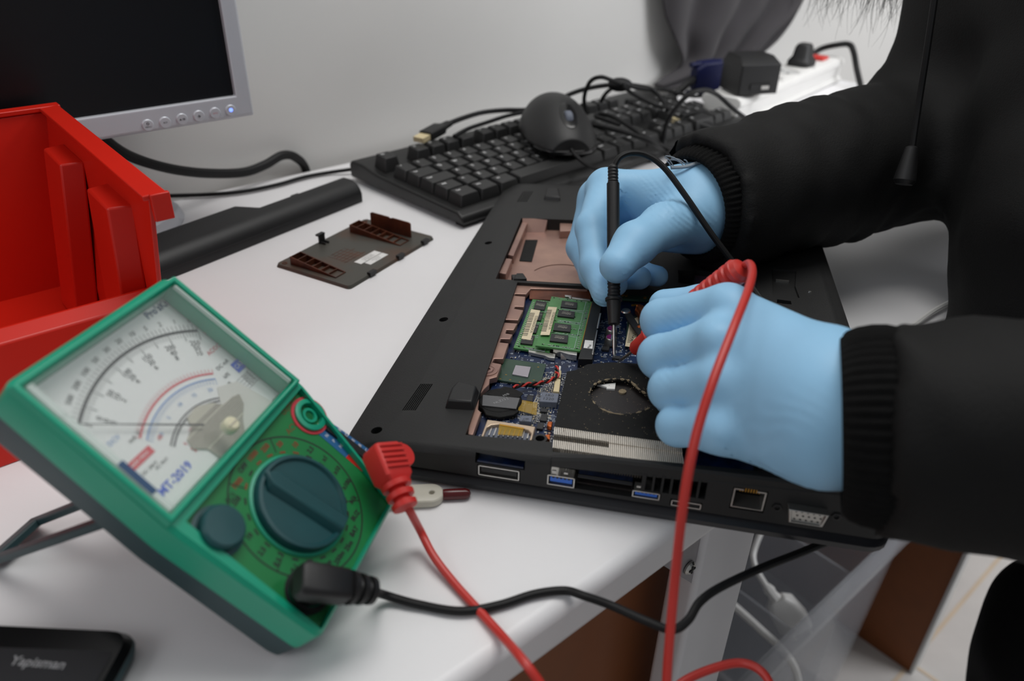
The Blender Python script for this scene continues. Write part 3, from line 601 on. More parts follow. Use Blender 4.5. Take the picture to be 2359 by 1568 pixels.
# raised display bezel
WO = inset(WIN, -.0042)
b = B(); b.loft([[(*p, -.0002) for p in WO], [(*p, .0030) for p in inset(WO, .0008)], [(*p, .0030) for p in inset(WIN, -.0010)], [(*p, -.0002) for p in inset(WIN, -.0004)], [(*p, -.0002) for p in WO]], 'teal', caps=False); b.build('display_bezel', mt, bevel=.0006)
fc = B().prism(inset(WIN, .0004), -.0092, -.0085, 'face').build('scale_face', mt)
cvr = B(); cvr.prism(inset(WIN, .0006), .0010, .0022, 'clear'); cvr.build('display_cover', mt)
def stripm(nm, a, c, w, z0, z1, m):
    a = Vector(a); c = Vector(c); t = (c-a).normalized(); nn = Vector((-t.y, t.x))*w; b = B(); b.prism([tuple(a-nn), tuple(c-nn), tuple(c+nn), tuple(a+nn)], z0, z1, m); return b.build(nm, mt, bevel=.0003)
e_ = inset(WIN, .0014)
stripm('cover_edge', e_[3], e_[0], .0012, .0008, .0032, 'coveredge')
stripm('cover_edge', e_[1], e_[2], .0006, .0012, .0030, 'coveredge')
stripm('cover_edge_mark', Vector(e_[3])*.62+Vector(e_[0])*.38, Vector(e_[3])*.87+Vector(e_[0])*.13, .0013, .0032, .0034, 'inknavy')
# printed scale
FH = -.0084
A1, A2, A3 = Vector((0.0102,0.1079)), Vector((0.0474,0.117)), Vector((0.0753,0.1073))
def circ(a, b_, c):
    d = 2*(a.x*(b_.y-c.y)+b_.x*(c.y-a.y)+c.x*(a.y-b_.y)); s = lambda p: p.x**2+p.y**2
    return Vector(((s(a)*(b_.y-c.y)+s(b_)*(c.y-a.y)+s(c)*(a.y-b_.y))/d, (s(a)*(c.x-b_.x)+s(b_)*(a.x-c.x)+s(c)*(b_.x-a.x))/d))
CC = circ(A1, A2, A3); RA = (A1-CC).length; a1 = math.atan2(A1.y-CC.y, A1.x-CC.x); a3 = math.atan2(A3.y-CC.y, A3.x-CC.x)
def arc(b, r, w, m, s0=0, s1=1): b.ring((CC.x, CC.y, FH), r, w, .00008, m, 60, a1+(a3-a1)*s1, a1+(a3-a1)*s0)
def ticks(b, r0, r1, n, w, m, s0=0, s1=1):
    for i in range(n+1):
        a = a1+(a3-a1)*(s0+(s1-s0)*i/n); t = Vector((math.cos(a), math.sin(a))); nn = Vector((-t.y, t.x))*w/2; p, q = CC+t*r0, CC+t*r1
        b.add([(p.x-nn.x, p.y-nn.y, FH+.0001), (q.x-nn.x, q.y-nn.y, FH+.0001), (q.x+nn.x, q.y+nn.y, FH+.0001), (p.x+nn.x, p.y+nn.y, FH+.0001)], [(0, 1, 2, 3)] if a3 < a1 or True else [], m)
def radial(b, txts, r, size, m, s0=0, s1=1):
    for i, t in enumerate(txts):
        a = a1+(a3-a1)*(s0+(s1-s0)*i/max(1, len(txts)-1)); b.text(t, size, m, T_((CC.x+r*math.cos(a), CC.y+r*math.sin(a), FH+.0001)) @ RZ(a-PI/2))
b = B(); arc(b, RA, .0011, 'ink'); ticks(b, RA+.0006, RA+.0030, 40, .00018, 'ink'); ticks(b, RA-.0028, RA-.0006, 50, .00016, 'ink'); ticks(b, RA-.0044, RA-.0006, 10, .00025, 'ink')
radial(b, ['1k', '500', '200', '100', '50', '30', '20', '10', '5', '2', '1', '0'], RA+.0048, .0028, 'ink', .02, .97)
for rr, tx in ((RA-.0058, ['0', '50', '100', '150', '200', '250']), (RA-.0082, ['0', '10', '20', '30', '40', '50']), (RA-.0106, ['0', '2', '4', '6', '8', '10'])): radial(b, tx, rr, .0030, 'ink', .06, .95)
b.build('scale_print', mt)
b = B(); arc(b, RA*.665, .0007, 'inkred'); ticks(b, RA*.665, RA*.70, 30, .00018, 'inkred'); arc(b, RA*.33, .0006, 'inkred'); arc(b, RA*.345, .0020, 'inkred', .02, .2); arc(b, RA*.345, .0020, 'inkred', .38, .55)
radial(b, ['0', '-10', '0', '+10', '+22'], RA*.40, .0020, 'inkred', .08, .95); b.build('red_scale_print', mt)
b = B(); arc(b, RA*.625, .0005, 'inkpale'); ticks(b, RA*.585, RA*.625, 30, .00018, 'inkpale'); radial(b, ['0', '5', '10', '15', '20'], RA*.55, .0022, 'inkpale', .1, .9); arc(b, RA*.345, .0012, 'inkblue', .72, .95); b.build('blue_scale_print', mt)
b = B(); arc(b, RA*.46, .0005, 'ink'); arc(b, RA*.485, .0004, 'ink'); ticks(b, RA*.46, RA*.485, 40, .00014, 'ink'); b.build('inner_scale_print', mt)
def mtext(b, s, size, m, p, ang=0, bold=0): b.text(s, size, m, T_((p[0], p[1], FH+.0001)) @ RZ(ang), bold)
b = B(); mtext(b, "Pro'sKit", .0042, 'inknavy', (0.0694,0.1235), 0, .00012); b.build('maker_name_print', mt)
b = B(); mtext(b, 'MT-2019', .0046, 'inkblue', (0.018,0.0725), 0, .0001); b.build('model_print', mt)
b = B(); mtext(b, 'AC/DC', .0026, 'inkred', (0.0737,0.0975)); mtext(b, 'DC mA', .0024, 'ink', (0.0709,0.0907)); mtext(b, 'hFE', .0024, 'ink', (0.0682,0.0864)); mtext(b, 'dB', .0024, 'ink', (0.0658,0.0832)); mtext(b, 'k', .0030, 'inkred', (0.0774,0.105))
p = (0.0776,0.0862); b.box((p[0]-.0040, p[1]-.0024, FH), (p[0]+.0040, p[1]+.0024, FH+.0001), 'inkblue'); b.text('CAT II', .0026, 'face', T_((p[0], p[1], FH+.00015)))
p = (0.0147,0.0857); b.box((p[0]-.0062, p[1]-.0016, FH), (p[0]+.0062, p[1]+.0016, FH+.0001), 'inkred'); b.text('600V MAX', .0019, 'face', T_((p[0], p[1], FH+.00015)))
mtext(b, 'DC 20k/V', .0018, 'ink', (0.0146,0.0812)); mtext(b, 'AC 9k/V', .0018, 'ink', (0.0189,0.0795)); mtext(b, 'DCV', .0026, 'inkpale', (0.0136,0.0962)); mtext(b, 'mA', .0024, 'ink', (0.0187,0.0924)); mtext(b, 'dB', .0022, 'inkred', (0.0263,0.0865)); mtext(b, 'V', .0026, 'ink', (0.0219,0.0926))
p0 = (0.0752,0.0792)
for i in range(5): b.box((p0[0]-.0058, p0[1]-.0028+i*.0014, FH), (p0[0]+.0058, p0[1]-.0027+i*.0014, FH+.0001), 'ink')
for i in range(4): b.box((p0[0]-.0058+i*.0038, p0[1]-.0028, FH), (p0[0]-.0057+i*.0038, p0[1]+.0028, FH+.0001), 'ink')
for i in range(4): b.text(['2V 5', '10V 20', '50V 34', '250 48'][i], .0011, 'ink', T_((p0[0], p0[1]-.0021+i*.0014, FH+.0001)))
b.build('legend_print', mt)
# movement cover at the pivot, zero screw, needle
PV = Vector((0.0503,0.0734)); MV = [(0.04,0.0849),(0.0465,0.0857),(0.0531,0.0826),(0.0559,0.0792),(0.0615,0.0789),(0.0653,0.0778),(0.063,0.0736),(0.0574,0.0701),(0.0522,0.065),(0.0403,0.0609),(0.0363,0.0665),(0.0357,0.0714),(0.0314,0.0753),(0.0328,0.0793),(0.038,0.0811)]
PP = [(0.0603,0.0856),(0.0692,0.0821),(0.0751,0.0625),(0.0598,0.0625),(0.0486,0.0635),(0.0477,0.0717)]; b = B(); b.prism(PP, -.0085, -.0081, 'haze'); b.build('movement_plate', mt)
b = B(); b.prism(MV, -.0084, -.0078, 'hatch'); b.build('movement_cover', mt, bevel=.0004)
b = B()
for i in range(26):
    y = .066+i*.0006; xs_ = []
    for k in range(len(MV)):
        (xa, ya), (xb, yb) = MV[k], MV[(k+1) % len(MV)]
        if (ya-y)*(yb-y) < 0: xs_.append(xa+(xb-xa)*(y-ya)/(yb-ya))
    if len(xs_) >= 2: b.box((min(xs_)+.0003, y, -.0078), (max(xs_)-.0003, y+.00016, -.0077), 'ink')
b.build('hatch_lines', mt)
b = B(T_((*(0.0431,0.0719), -.0008))); b.lathe([(.0030, 0), (.0030, .0034), (.0022, .0044), (.0001, .0044)], 'ivory', n=20); b.box((-.0022, -.0003, .0042), (.0022, .0003, .0047), 'hatch'); b.build('zero_screw', mt)
NA, NB = Vector((0.0082,0.1077)), Vector((0.0412,0.0788)); b = B(); t = (NB-NA).normalized(); nn = Vector((-t.y, t.x))
b.prism([tuple(NA-nn*.0001), tuple(NB-nn*.00035), tuple(NB+nn*.00035), tuple(NA+nn*.0001)], -.0062, -.0059, 'ink'); b.build('needle', mt)
# lower control panel
PH = -.0030
pn = B().prism(inset(PAN, .0001), -.0043, PH, 'panel').build('control_panel', mt)
DC = Vector((0.0403,0.0324))
b = B(T_((DC.x, DC.y, PH))); b.lathe([(.0208, 0), (.0208, .0006), (.0202, .0009), (.0001, .0009)], 'teal', n=56); b.build('dial_ring', mt)
b = B(T_((DC.x, DC.y, PH+.0008))); b.lathe([(.0196, 0), (.0194, .0026), (.0188, .0034), (.0176, .0036), (.0168, .0022), (.0001, .0024)], 'dial', n=56); dl = b.build('dial', mt)
da_ = math.atan2(*(lambda a, c: (c[1]-a[1], c[0]-a[0]))((0.0411,0.0163), (0.035,0.0497)))
b = B(T_((DC.x, DC.y, PH+.001)) @ RZ(da_)); b.loft([[(x, y*s, z) for x, y in ((-.0186, -.0036), (.0145, -.0036), (.0190, 0), (.0145, .0036), (-.0186, .0036))] for z, s in ((0, 1.7), (.0046, 1.0), (.0054, .8))], 'dial'); b.build('dial_grip', mt, bevel=.0006)
b = B(T_((0, 0, PH)))
b.ring((DC.x, DC.y, 0), .0288, .0006, .0001, 'ink', 72)
lbl = ['OFF', '1000', '250', '50', '10', '2.5', 'x1', 'x10', 'x100', 'x1k', 'BUZ', 'BAT', '25m', '250m', '2.5m', '50u', '0.1', '0.5', '2.5', '10', '50', '250', '1000']
for i, t in enumerate(lbl):
    a = math.radians(100-360*i/len(lbl)); red = i in (1, 2, 3, 4, 22); m = 'inkbrown' if red else 'ink'
    c, s_ = math.cos(a), math.sin(a); b.text(t, .0029, m, T_((DC.x+.0256*c, DC.y+.0256*s_, .0001)) @ RZ(0), .00012)
    b.box((-.0013, -.0004, 0), (.0013, .0004, .0001), m, T_((DC.x+.0221*c, DC.y+.0221*s_, 0)) @ RZ(a+PI/2))
for aa in (60, 118, -42, 196): 
    a = math.radians(aa); b.box((.0225, -.0002, 0), (.0288, .0002, .0001), 'ink', T_((DC.x, DC.y, 0)) @ RZ(a))
b.build('dial_print', mt)
def jack(nm, p, m, m2):
    b = B(T_((p[0], p[1], PH))); b.ring((0, 0, 0), .0080, .0014, .0005, m2, 32); b.lathe([(.0073, 0), (.0073, .0016), (.0062, .0020), (.0052, .0020), (.0048, -.0008), (.0035, -.0008), (.0034, .0008), (.0022, .0008), (.0018, -.001), (.0001, -.001)], 'teal', n=32); return b.build(nm, mt)
JA = (0.0771,0.0512); JR = (0.0849,0.011); JB = (0.014,0.0115)
jack('jack', JA, 'teal', 'inkred')
jr = jack('jack', JR, 'teal', 'inkred'); jb = jack('jack', JB, 'teal', 'ink')
b = B(T_((0, 0, PH))); b.text('OUTPUT', .0030, 'inkbrown', T_((*(0.074,0.0599), .0001)) @ RZ(0)); b.text('ACV', .0036, 'inkbrown', T_((*(0.0659,0.0534), .0001))); b.text('P', .003, 'ink', T_((*(0.072,0.0089), .0001))); b.text('+', .0044, 'ink', T_((*(0.0735,0.0088), .0001))); b.text('COM', .0030, 'ink', T_((*(0.0119,0.0017), .0001))); b.text('ADJ', .0032, 'ink', T_((*(0.0226,0.054), .0001))); b.build('jack_print', mt)
TS = [(0.0825,0.0439), (0.0871,0.0175), (0.0742,0.0189), (0.0731,0.0434)]
b = B(); b.prism(TS, PH, PH+.00015, 'blueprint'); m1 = Vector(TS[1]); m2 = Vector(TS[2]); e1 = (Vector(TS[0])-m1)*.16; e2 = (Vector(TS[3])-m2)*.38
b.prism([tuple(m1), tuple(m2), tuple(m2+e2), tuple(m1*.35+m2*.65+e2), tuple(m1*.35+m2*.65+e1*1.2), tuple(m1+e1)], PH+.0001, PH+.0002, 'switch')
ta, tb = Vector((0.079,0.0425)), Vector((0.0817,0.0202)); t = (tb-ta).normalized(); nn = Vector((-t.y, t.x))
for i in range(6):
    p = ta+(tb-ta)*(i+.5)/6
    b.text('EBCEBC'[i], .0022, 'white', T_((*(p+nn*.0034), PH+.0002)) @ RZ(0)); b.text('NPNPNP'[i], .0022, 'white', T_((*(p-nn*.0036), PH+.0002)))
b.text('hFE', .0026, 'white', T_((*(ta-t*.0030), PH+.0002))); b.text('LED', .0026, 'white', T_((*(tb+t*.0046-nn*.001), PH+.0004))); b.build('transistor_print', mt)
b = B(); b.prism([tuple(ta-nn*.0019), tuple(tb-nn*.0019), tuple(tb+nn*.0019), tuple(ta+nn*.0019)], PH, PH+.0012, 'black')
for i in range(8):
    p = ta+(tb-ta)*(i+.5)/8; b.disc((p.x, p.y, PH+.0012), .0006, .0001, 'casedark', 8)
b.build('transistor_socket', mt)
p = (0.0093,0.0499); b = B(T_((*p, PH))); b.lathe([(.0096, 0), (.0096, .0007), (.0082, .0010), (.0080, .0010), (.0080, .0050), (.0072, .0060), (.0001, .0062)], 'dial', n=36); b.build('adjust_knob', mt)
# wire-free stand: a flat prop hinged under the case
ft = [MET.inverted() @ Vector(p) for p in ((-0.2121,0.2258,0.0), (-0.2235,0.2212,0.0))]
b = B(); up0, up1 = (Vector((.004, .075, -.0295)), Vector((.034, .075, -.0295)))
f0 = MET.inverted() @ Vector((-0.2148,0.2177,0.001)); f1 = f0+(up1-up0)*.92+Vector((0, 0, 0))
thk = (up1-up0).cross(f0-up0).normalized()*.0035

for t0, t1, fr in ((0, .16, 0), (.84, 1, 0), (0, 1, .9)):
    P_ = [up0.lerp(f0, fr).lerp(up1.lerp(f1, fr), t0), up0.lerp(f0, fr).lerp(up1.lerp(f1, fr), t1), f0.lerp(f1, t1), f0.lerp(f1, t0)]
    b.loft([P_, [p+thk for p in P_]], 'slate')
b.build('stand', mt, bevel=.0008)

# ================================================================== test leads (plug, cable, probe)
rl = thing('red_test_lead', 'red test lead plugged into the meter, its probe held in the near glove', 'test lead', T_((0.063,0.1972,0.0245)))
rh = PH+.002
def mw(p): return tuple(MET @ Vector(p))
pa, pb = Vector((0.0716,0.014,0.012)), Vector((0.0645,0.005,0.013))
b = B(MET @ T_((JR[0], JR[1], rh))); b.ring((0, 0, 0), .0068, .0014, .0012, 'redplug', 28); b.lathe([(.0056, .0), (.0056, .010), (.0052, .012), (.0001, .012)], 'redplug', n=24); b.build('plug_base', rl, world=True)
PB = basis((0, 0, 0), pb-pa, (0, 0, 1)); PB.translation = pa
b = B(MET @ PB); b.loft([[(x, y*s, z*s) for y, z in rrect(-.0074, .0074, -.0060, .0060, .002)] for x, s in ((-.0095, .86), (-.0075, 1), (.005, .94), (.0075, .7))], 'redplug')
for k in range(5): b.box((-.008+k*.0024, -.006, .0064), (-.007+k*.0024, .006, .0068), 'redplug')
b.build('plug_body', rl, world=True, bevel=.0005)
b = B(MET @ PB); b.loft([[(x, r*math.cos(2*PI*i/16), r*math.sin(2*PI*i/16)) for i in range(16)] for x, r in sum([[(.007+k*.0044, .0045-.0003*k), (.0072+k*.0044, .0064-.0005*k), (.0094+k*.0044, .0062-.0005*k), (.0096+k*.0044, .0036-.0002*k)] for k in range(3)], [])], 'redplug'); b.build('plug_strain_relief', rl, world=True)
RC = [(0.0644,0.0017,0.012), (0.0638,-0.0041,0.01)]
pts = [mw(RC[0]), mw(RC[1]), (-0.0372,0.2367,0.01), (-0.0305,0.2269,0.005), (-0.0205,0.2147,0.0022), (-0.0084,0.1998,0.0022), (-0.0005,0.1887,0.004), (0.0059,0.1743,0.0119), (0.0121,0.1676,0.0086), (0.0217,0.1617,-0.0051), (0.0386,0.1629,-0.0224), (0.0581,0.1819,-0.0297), (0.0738,0.1948,-0.0276), (0.0945,0.2018,-0.0257), (0.104,0.1972,-0.0237), (0.1067,0.1891,-0.0275), (0.0992,0.1771,-0.0376), (0.0746,0.1683,-0.0328), (0.0615,0.1706,-0.0175), (0.0605,0.1782,-0.0048), (0.0618,0.1944,0.0277), (0.0628,0.2049,0.0586), (0.0661,0.2155,0.0799), (0.0728,0.2292,0.0949), (0.0839,0.2516,0.1049), (0.095,0.2766,0.1075), (0.1021,0.296,0.1068), (0.1058,0.3126,0.1033), (0.1062,0.3221,0.0977), (0.105,0.3247,0.0942)]
b = B(); b.tube(crom(pts, 8), .0018, 'redcable', 10); b.build('cable', rl, world=True)
tip = Vector((0.0584,0.3527,0.0235)); rear = Vector((0.104,0.3194,0.0972)); ln = (rear-tip).length
b = B(zbasis(tip, rear)); b.lathe([(.0004, 0), (.0009, .002), (.0009, .016)], 'steel', n=10); b.build('probe_pin', rl, world=True)
prof = [(.0030, .014), (.0042, .016), (.0046, .022), (.0050, .027), (.0062, .028), (.0062, .0295), (.0050, .0305), (.0052, .055)]
z = .055
while z < ln-.004: prof += [(.0056, z), (.0063, z+.0008), (.0063, z+.0028), (.0054, z+.0036)]; z += .0042
prof += [(.0058, ln-.001), (.0048, ln+.001), (.0020, ln+.002)]
b = B(zbasis(tip, rear)); b.lathe(prof, 'redcable', n=24); b.build('probe_handle', rl, world=True)

kl = thing('black_test_lead', 'black test lead plugged into the meter, its upright probe held in the far glove', 'test lead', T_((-0.0112,0.2049,0.0)))
b = B(MET @ T_((JB[0], JB[1], rh))); b.ring((0, 0, 0), .0074, .0014, .0012, 'black', 28); b.lathe([(.0060, .0), (.0060, .010), (.0054, .012), (.0001, .012)], 'black', n=24); b.build('plug_base', kl, world=True)
pa, pb = Vector((0.0127,0.0114,0.0085)), Vector((0.0181,0.0025,0.009)); PB = basis((0, 0, 0), pb-pa, (0, 0, 1)); PB.translation = pa
b = B(MET @ PB); b.loft([[(x, y*s, z*s) for y, z in rrect(-.0062, .0062, -.0048, .0048, .0024)] for x, s in ((-.0095, .8), (-.0075, 1), (.009, .95), (.0115, .7))], 'black'); b.build('plug_body', kl, world=True, bevel=.0005)
b = B(MET @ PB); b.loft([[(x, r*math.cos(2*PI*i/16), r*math.sin(2*PI*i/16)) for i in range(16)] for x, r in sum([[(.0105+k*.0040, .0045-.0003*k), (.0107+k*.0040, .0062-.0005*k), (.0127+k*.0040, .0060-.0005*k), (.0129+k*.0040, .0036-.0002*k)] for k in range(3)], [])], 'black'); b.build('plug_strain_relief', kl, world=True)
pts = [mw((0.0197,-0.0011,0.012)), mw((0.0234,-0.0048,0.009)), (-0.049,0.206,0.006), (-0.0352,0.2047,0.0022), (-0.0178,0.2018,0.0022), (-0.0026,0.2052,0.0022), (0.0113,0.211,0.0022), (0.0237,0.2132,0.0022), (0.0313,0.2101,0.003), (0.0426,0.2073,0.0008), (0.0555,0.2003,0.0008), (0.0651,0.1974,-0.0002), (0.0722,0.2021,-0.0002), (0.0782,0.2099,0.0012), (0.0887,0.2187,0.0002), (0.1105,0.2317,-0.0014), (0.1375,0.2484,-0.0067), (0.1701,0.2692,-0.011), (0.2131,0.3077,-0.0149), (0.2258,0.3617,-0.003), (0.1973,0.3811,0.0194), (0.1594,0.362,0.0385), (0.1476,0.3915,0.04), (0.1418,0.4043,0.0443), (0.1326,0.4103,0.0542), (0.1162,0.4187,0.072), (0.1003,0.4302,0.0909), (0.0875,0.4407,0.1044), (0.0771,0.4443,0.1104), (0.0677,0.443,0.1121), (0.0606,0.4396,0.1104), (0.0571,0.4357,0.1059)]
b = B(); b.tube(crom(pts, 8), .0018, 'cable', 10); b.build('cable', kl, world=True)
tip = Vector((0.0565,0.3564,0.0245)); rear = Vector((0.0566,0.4357,0.1058)); ln = (rear-tip).length
b = B(zbasis(tip, rear)); b.lathe([(.0003, 0), (.0009, .0015), (.0009, .020)], 'steel', n=12); b.build('probe_pin', kl, world=True)
def zz(y): return ln*(822-y)/(822-384)
prof = [(.0024, zz(752)), (.0032, zz(750)), (.0040, zz(705)), (.0041, zz(700)), (.0048, zz(698)), (.0049, zz(693)), (.0042, zz(690))]
for k in range(5): prof += [(.0034, zz(688-k*8)), (.0037, zz(686-k*8)), (.0037, zz(683-k*8)), (.0034, zz(681-k*8))]
prof += [(.0036, zz(640)), (.0037, zz(560)), (.0037, zz(425)), (.0033, zz(423))]
for k in range(5): prof += [(.0027, zz(422-k*8)), (.0031, zz(420.5-k*8)), (.0030, zz(417-k*8)), (.0026, zz(415.5-k*8))]
prof += [(.0024, zz(382)), (.0016, zz(379))]
b = B(zbasis(tip, rear)); b.lathe(prof, 'black', n=28); b.build('probe_handle', kl, world=True)

# ================================================================== the laptop, upside down with its bottom open
lp = thing('laptop', 'black laptop lying upside down with its bottom open, showing the blue circuit board', 'laptop', LAP)
W_, L_ = .250, .376
def zt(u): return .0195+SLOPE*u
def rr2(l, n, r, f, rad, k=5): return rrect(l, W_-r, n, L_-f, rad, k)
bb = B()
bb.loft([[(*p, .0078) for p in rr2(.0015, .0015, .0015, .0015, .008)], [(*p, .0090) for p in rr2(0, 0, 0, 0, .009)], [(p[0], p[1], zt(p[0])-.0036) for p in rr2(0, 0, 0, 0, .009)], [(p[0], p[1], zt(p[0])-.0016) for p in rr2(.0075, .0012, .001, .004, .008)], [(p[0], p[1], zt(p[0])) for p in rr2(.0215, .0032, .006, .010, .006)]], 'case')
base = bb.build('bottom_case', lp, angle=22)
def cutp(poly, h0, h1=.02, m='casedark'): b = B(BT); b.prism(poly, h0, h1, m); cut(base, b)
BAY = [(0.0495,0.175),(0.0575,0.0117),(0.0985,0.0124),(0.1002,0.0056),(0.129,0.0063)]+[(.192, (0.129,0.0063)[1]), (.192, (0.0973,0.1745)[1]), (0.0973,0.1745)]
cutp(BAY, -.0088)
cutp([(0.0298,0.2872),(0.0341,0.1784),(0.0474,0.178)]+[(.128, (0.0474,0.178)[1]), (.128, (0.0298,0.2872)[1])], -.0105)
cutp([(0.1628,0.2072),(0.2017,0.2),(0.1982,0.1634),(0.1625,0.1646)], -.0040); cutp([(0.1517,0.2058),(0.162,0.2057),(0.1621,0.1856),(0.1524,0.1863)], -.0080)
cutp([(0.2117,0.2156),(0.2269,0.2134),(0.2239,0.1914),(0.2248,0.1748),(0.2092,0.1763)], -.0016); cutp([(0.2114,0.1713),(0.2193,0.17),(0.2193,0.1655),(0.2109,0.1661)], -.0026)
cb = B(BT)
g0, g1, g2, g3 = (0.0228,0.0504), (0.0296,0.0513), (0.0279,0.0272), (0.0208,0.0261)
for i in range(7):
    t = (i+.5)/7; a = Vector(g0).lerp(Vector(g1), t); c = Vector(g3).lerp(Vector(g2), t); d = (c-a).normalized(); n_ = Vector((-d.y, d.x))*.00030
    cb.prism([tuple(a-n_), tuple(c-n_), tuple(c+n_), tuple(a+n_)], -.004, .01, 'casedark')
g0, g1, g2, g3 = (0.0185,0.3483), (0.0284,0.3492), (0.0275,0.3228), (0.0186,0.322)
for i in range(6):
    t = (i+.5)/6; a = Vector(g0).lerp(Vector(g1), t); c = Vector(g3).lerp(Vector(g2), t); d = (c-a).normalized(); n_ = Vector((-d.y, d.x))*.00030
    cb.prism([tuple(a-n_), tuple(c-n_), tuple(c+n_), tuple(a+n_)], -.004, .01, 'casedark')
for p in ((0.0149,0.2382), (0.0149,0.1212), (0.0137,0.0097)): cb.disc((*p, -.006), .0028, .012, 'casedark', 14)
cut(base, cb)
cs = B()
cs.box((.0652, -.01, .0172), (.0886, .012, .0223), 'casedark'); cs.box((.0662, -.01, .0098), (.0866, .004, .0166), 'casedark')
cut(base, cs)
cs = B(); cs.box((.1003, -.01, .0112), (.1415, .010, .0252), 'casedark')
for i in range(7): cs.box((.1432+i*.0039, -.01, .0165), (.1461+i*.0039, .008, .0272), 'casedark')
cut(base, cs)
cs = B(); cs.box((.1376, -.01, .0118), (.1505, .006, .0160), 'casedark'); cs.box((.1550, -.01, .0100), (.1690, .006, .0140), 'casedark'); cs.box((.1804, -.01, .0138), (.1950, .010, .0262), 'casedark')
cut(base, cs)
# lid
lid = B(); lid.loft([[(*p, .0) for p in rrect(.004, W_-.003, .0035, L_-.003, .010)], [(*p, .0016) for p in rrect(.0, W_+.001, -.0005, L_, .011)], [(*p, .0046) for p in rrect(-.001, W_+.001, -.001, L_+.001, .011)], [(*p, .0070) for p in rrect(.002, W_-.002, .0022, L_-.002, .010)]], 'lid'); lid.build('lid', lp, angle=30)
# rubber feet, screws, latch
def foot(nm, q, h):
    b = B(BT); b.prism(q, -.001, h, 'black', top=inset(q, .0022)); return b.build(nm, lp, bevel=.0008)
foot('rubber_foot', [(0.0402,0.0441),(0.0427,0.0517),(0.0557,0.048),(0.0568,0.0312),(0.0418,0.0305)], .0045)
foot('rubber_foot', [(0.0381,0.3538),(0.0495,0.3526),(0.0548,0.3277),(0.0402,0.3284)], .0030)
b = B(BT); b.prism([(0.0463,0.1779),(0.0466,0.1866),(0.0509,0.1871),(0.0551,0.179)], -.002, .0012, 'black'); b.build('latch', lp, bevel=.0006)
b = B(BT); b.prism([(0.2132,0.2007),(0.2211,0.1998),(0.2209,0.1979),(0.2131,0.1988)], -.0016, -.0004, 'metal'); b.build('latch_slider', lp)
b = B(BT); b.prism([(0.2123,0.1745),(0.2198,0.1738),(0.2197,0.1703),(0.212,0.171)], -.0030, -.0024, 'copper'); b.build('contact_window', lp)
b = B(BT @ T_((*(0.2316,0.1839), 0))); b.lathe([(.0014, 0), (.0012, .0006), (.0001, .0008)], 'steel', n=14); b.build('screw', lp)
b = B(BT); b.prism([(0.1628,0.2072),(0.2017,0.2),(0.1982,0.1634),(0.1625,0.1646)], -.0040, -.0036, 'violet'); b.build('bay_plate', lp)
b = B(BT); b.prism([(0.1522,0.1929),(0.1572,0.1916),(0.1572,0.1878),(0.1523,0.1891)], -.006, -.003, 'copper'); b.build('bay_contact', lp)
# drive bay: copper coated tray with raised rails
hb = inset([(0.0298,0.2872),(0.0341,0.1784),(0.0474,0.178)]+[(.128, (0.0474,0.178)[1]), (.128, (0.0298,0.2872)[1])], .0003)
b = B(BT); b.prism(hb, -.0106, -.0090, 'copper'); b.build('drive_tray', lp)
def strip(nm, poly, h0, h1, m, par=lp, bevel=.0004):
    b = B(BT); b.prism(poly, h0, h1, m); return b.build(nm, par, bevel=bevel)
strip('tray_rail', [(0.0309,0.2857),(0.0355,0.2834),(0.0372,0.2218),(0.0329,0.2228)], -.009, -.0024, 'copper')
strip('tray_rail', [(0.0329,0.2168),(0.0375,0.2159),(0.0383,0.1918),(0.0333,0.1926)], -.009, -.0024, 'copper')
b = B(BT); p0, p1 = (0.0298,0.2872), (0.0506,0.2883); b.loft([[(p0[0]+.001, p0[1]-.0005, h) for h in (0,)]+[(p1[0], p1[1]-.0005, 0), (p1[0]-.001, p1[1]-.007, -.0092), (p0[0]+.003, p0[1]-.0075, -.0092)], [(p0[0]+.001, p0[1]-.0003, -.001), (p1[0], p1[1]-.0003, -.001), (p1[0], p1[1]-.001, -.0104), (p0[0]+.002, p0[1]-.001, -.0104)]], 'copper'); b.build('tray_wall', lp)
strip('tray_step', [(0.0605,0.2869),(0.0658,0.2975),(0.0779,0.2969),(0.079,0.2747),(0.0629,0.2713)], -.009, -.003, 'copper')
strip('foam_pad', [(0.0376,0.2646),(0.0471,0.2656),(0.0498,0.2263),(0.0405,0.2267)], -.0090, -.0083, 'foam')
b = B(BT); b.ring((*(0.0737,0.2031), -.0090), .0215, .0004, .0003, 'copperdark', 40, .6, 2.7); b.build('tray_groove', lp)
strip('dark_pillar', [(0.0428,0.1875),(0.0511,0.1892),(0.0549,0.1803),(0.0457,0.1792)], -.009, -.0006, 'black')
# copper coated ledge with notches along the left of the open bay
LEDGE = [(0.0486,0.1775),(0.0486,0.119),(0.0485,0.0696),(0.0503,0.0543),(0.0578,0.0152),(0.0603,0.0151),(0.0599,0.0334),(0.0576,0.0358),(0.0553,0.0479),(0.0565,0.054),(0.0581,0.0584),(0.0571,0.0638),(0.0606,0.066),(0.0603,0.0788),(0.0547,0.0799),(0.0549,0.0839),(0.06,0.0844),(0.0595,0.1013),(0.0541,0.1017),(0.0538,0.1058),(0.0592,0.1061),(0.0597,0.1116),(0.0552,0.1122),(0.0548,0.1167),(0.0591,0.1167),(0.0599,0.1249),(0.0504,0.1249),(0.0505,0.1287),(0.0595,0.1289),(0.0601,0.1418),(0.054,0.143),(0.054,0.1461),(0.0596,0.1461),(0.0579,0.1598),(0.0504,0.1603),(0.0503,0.1632),(0.0577,0.1634),(0.0592,0.1717),(0.0957,0.174),(0.0958,0.1799)]
strip('copper_ledge', LEDGE, -.0058, -.0022, 'copper')
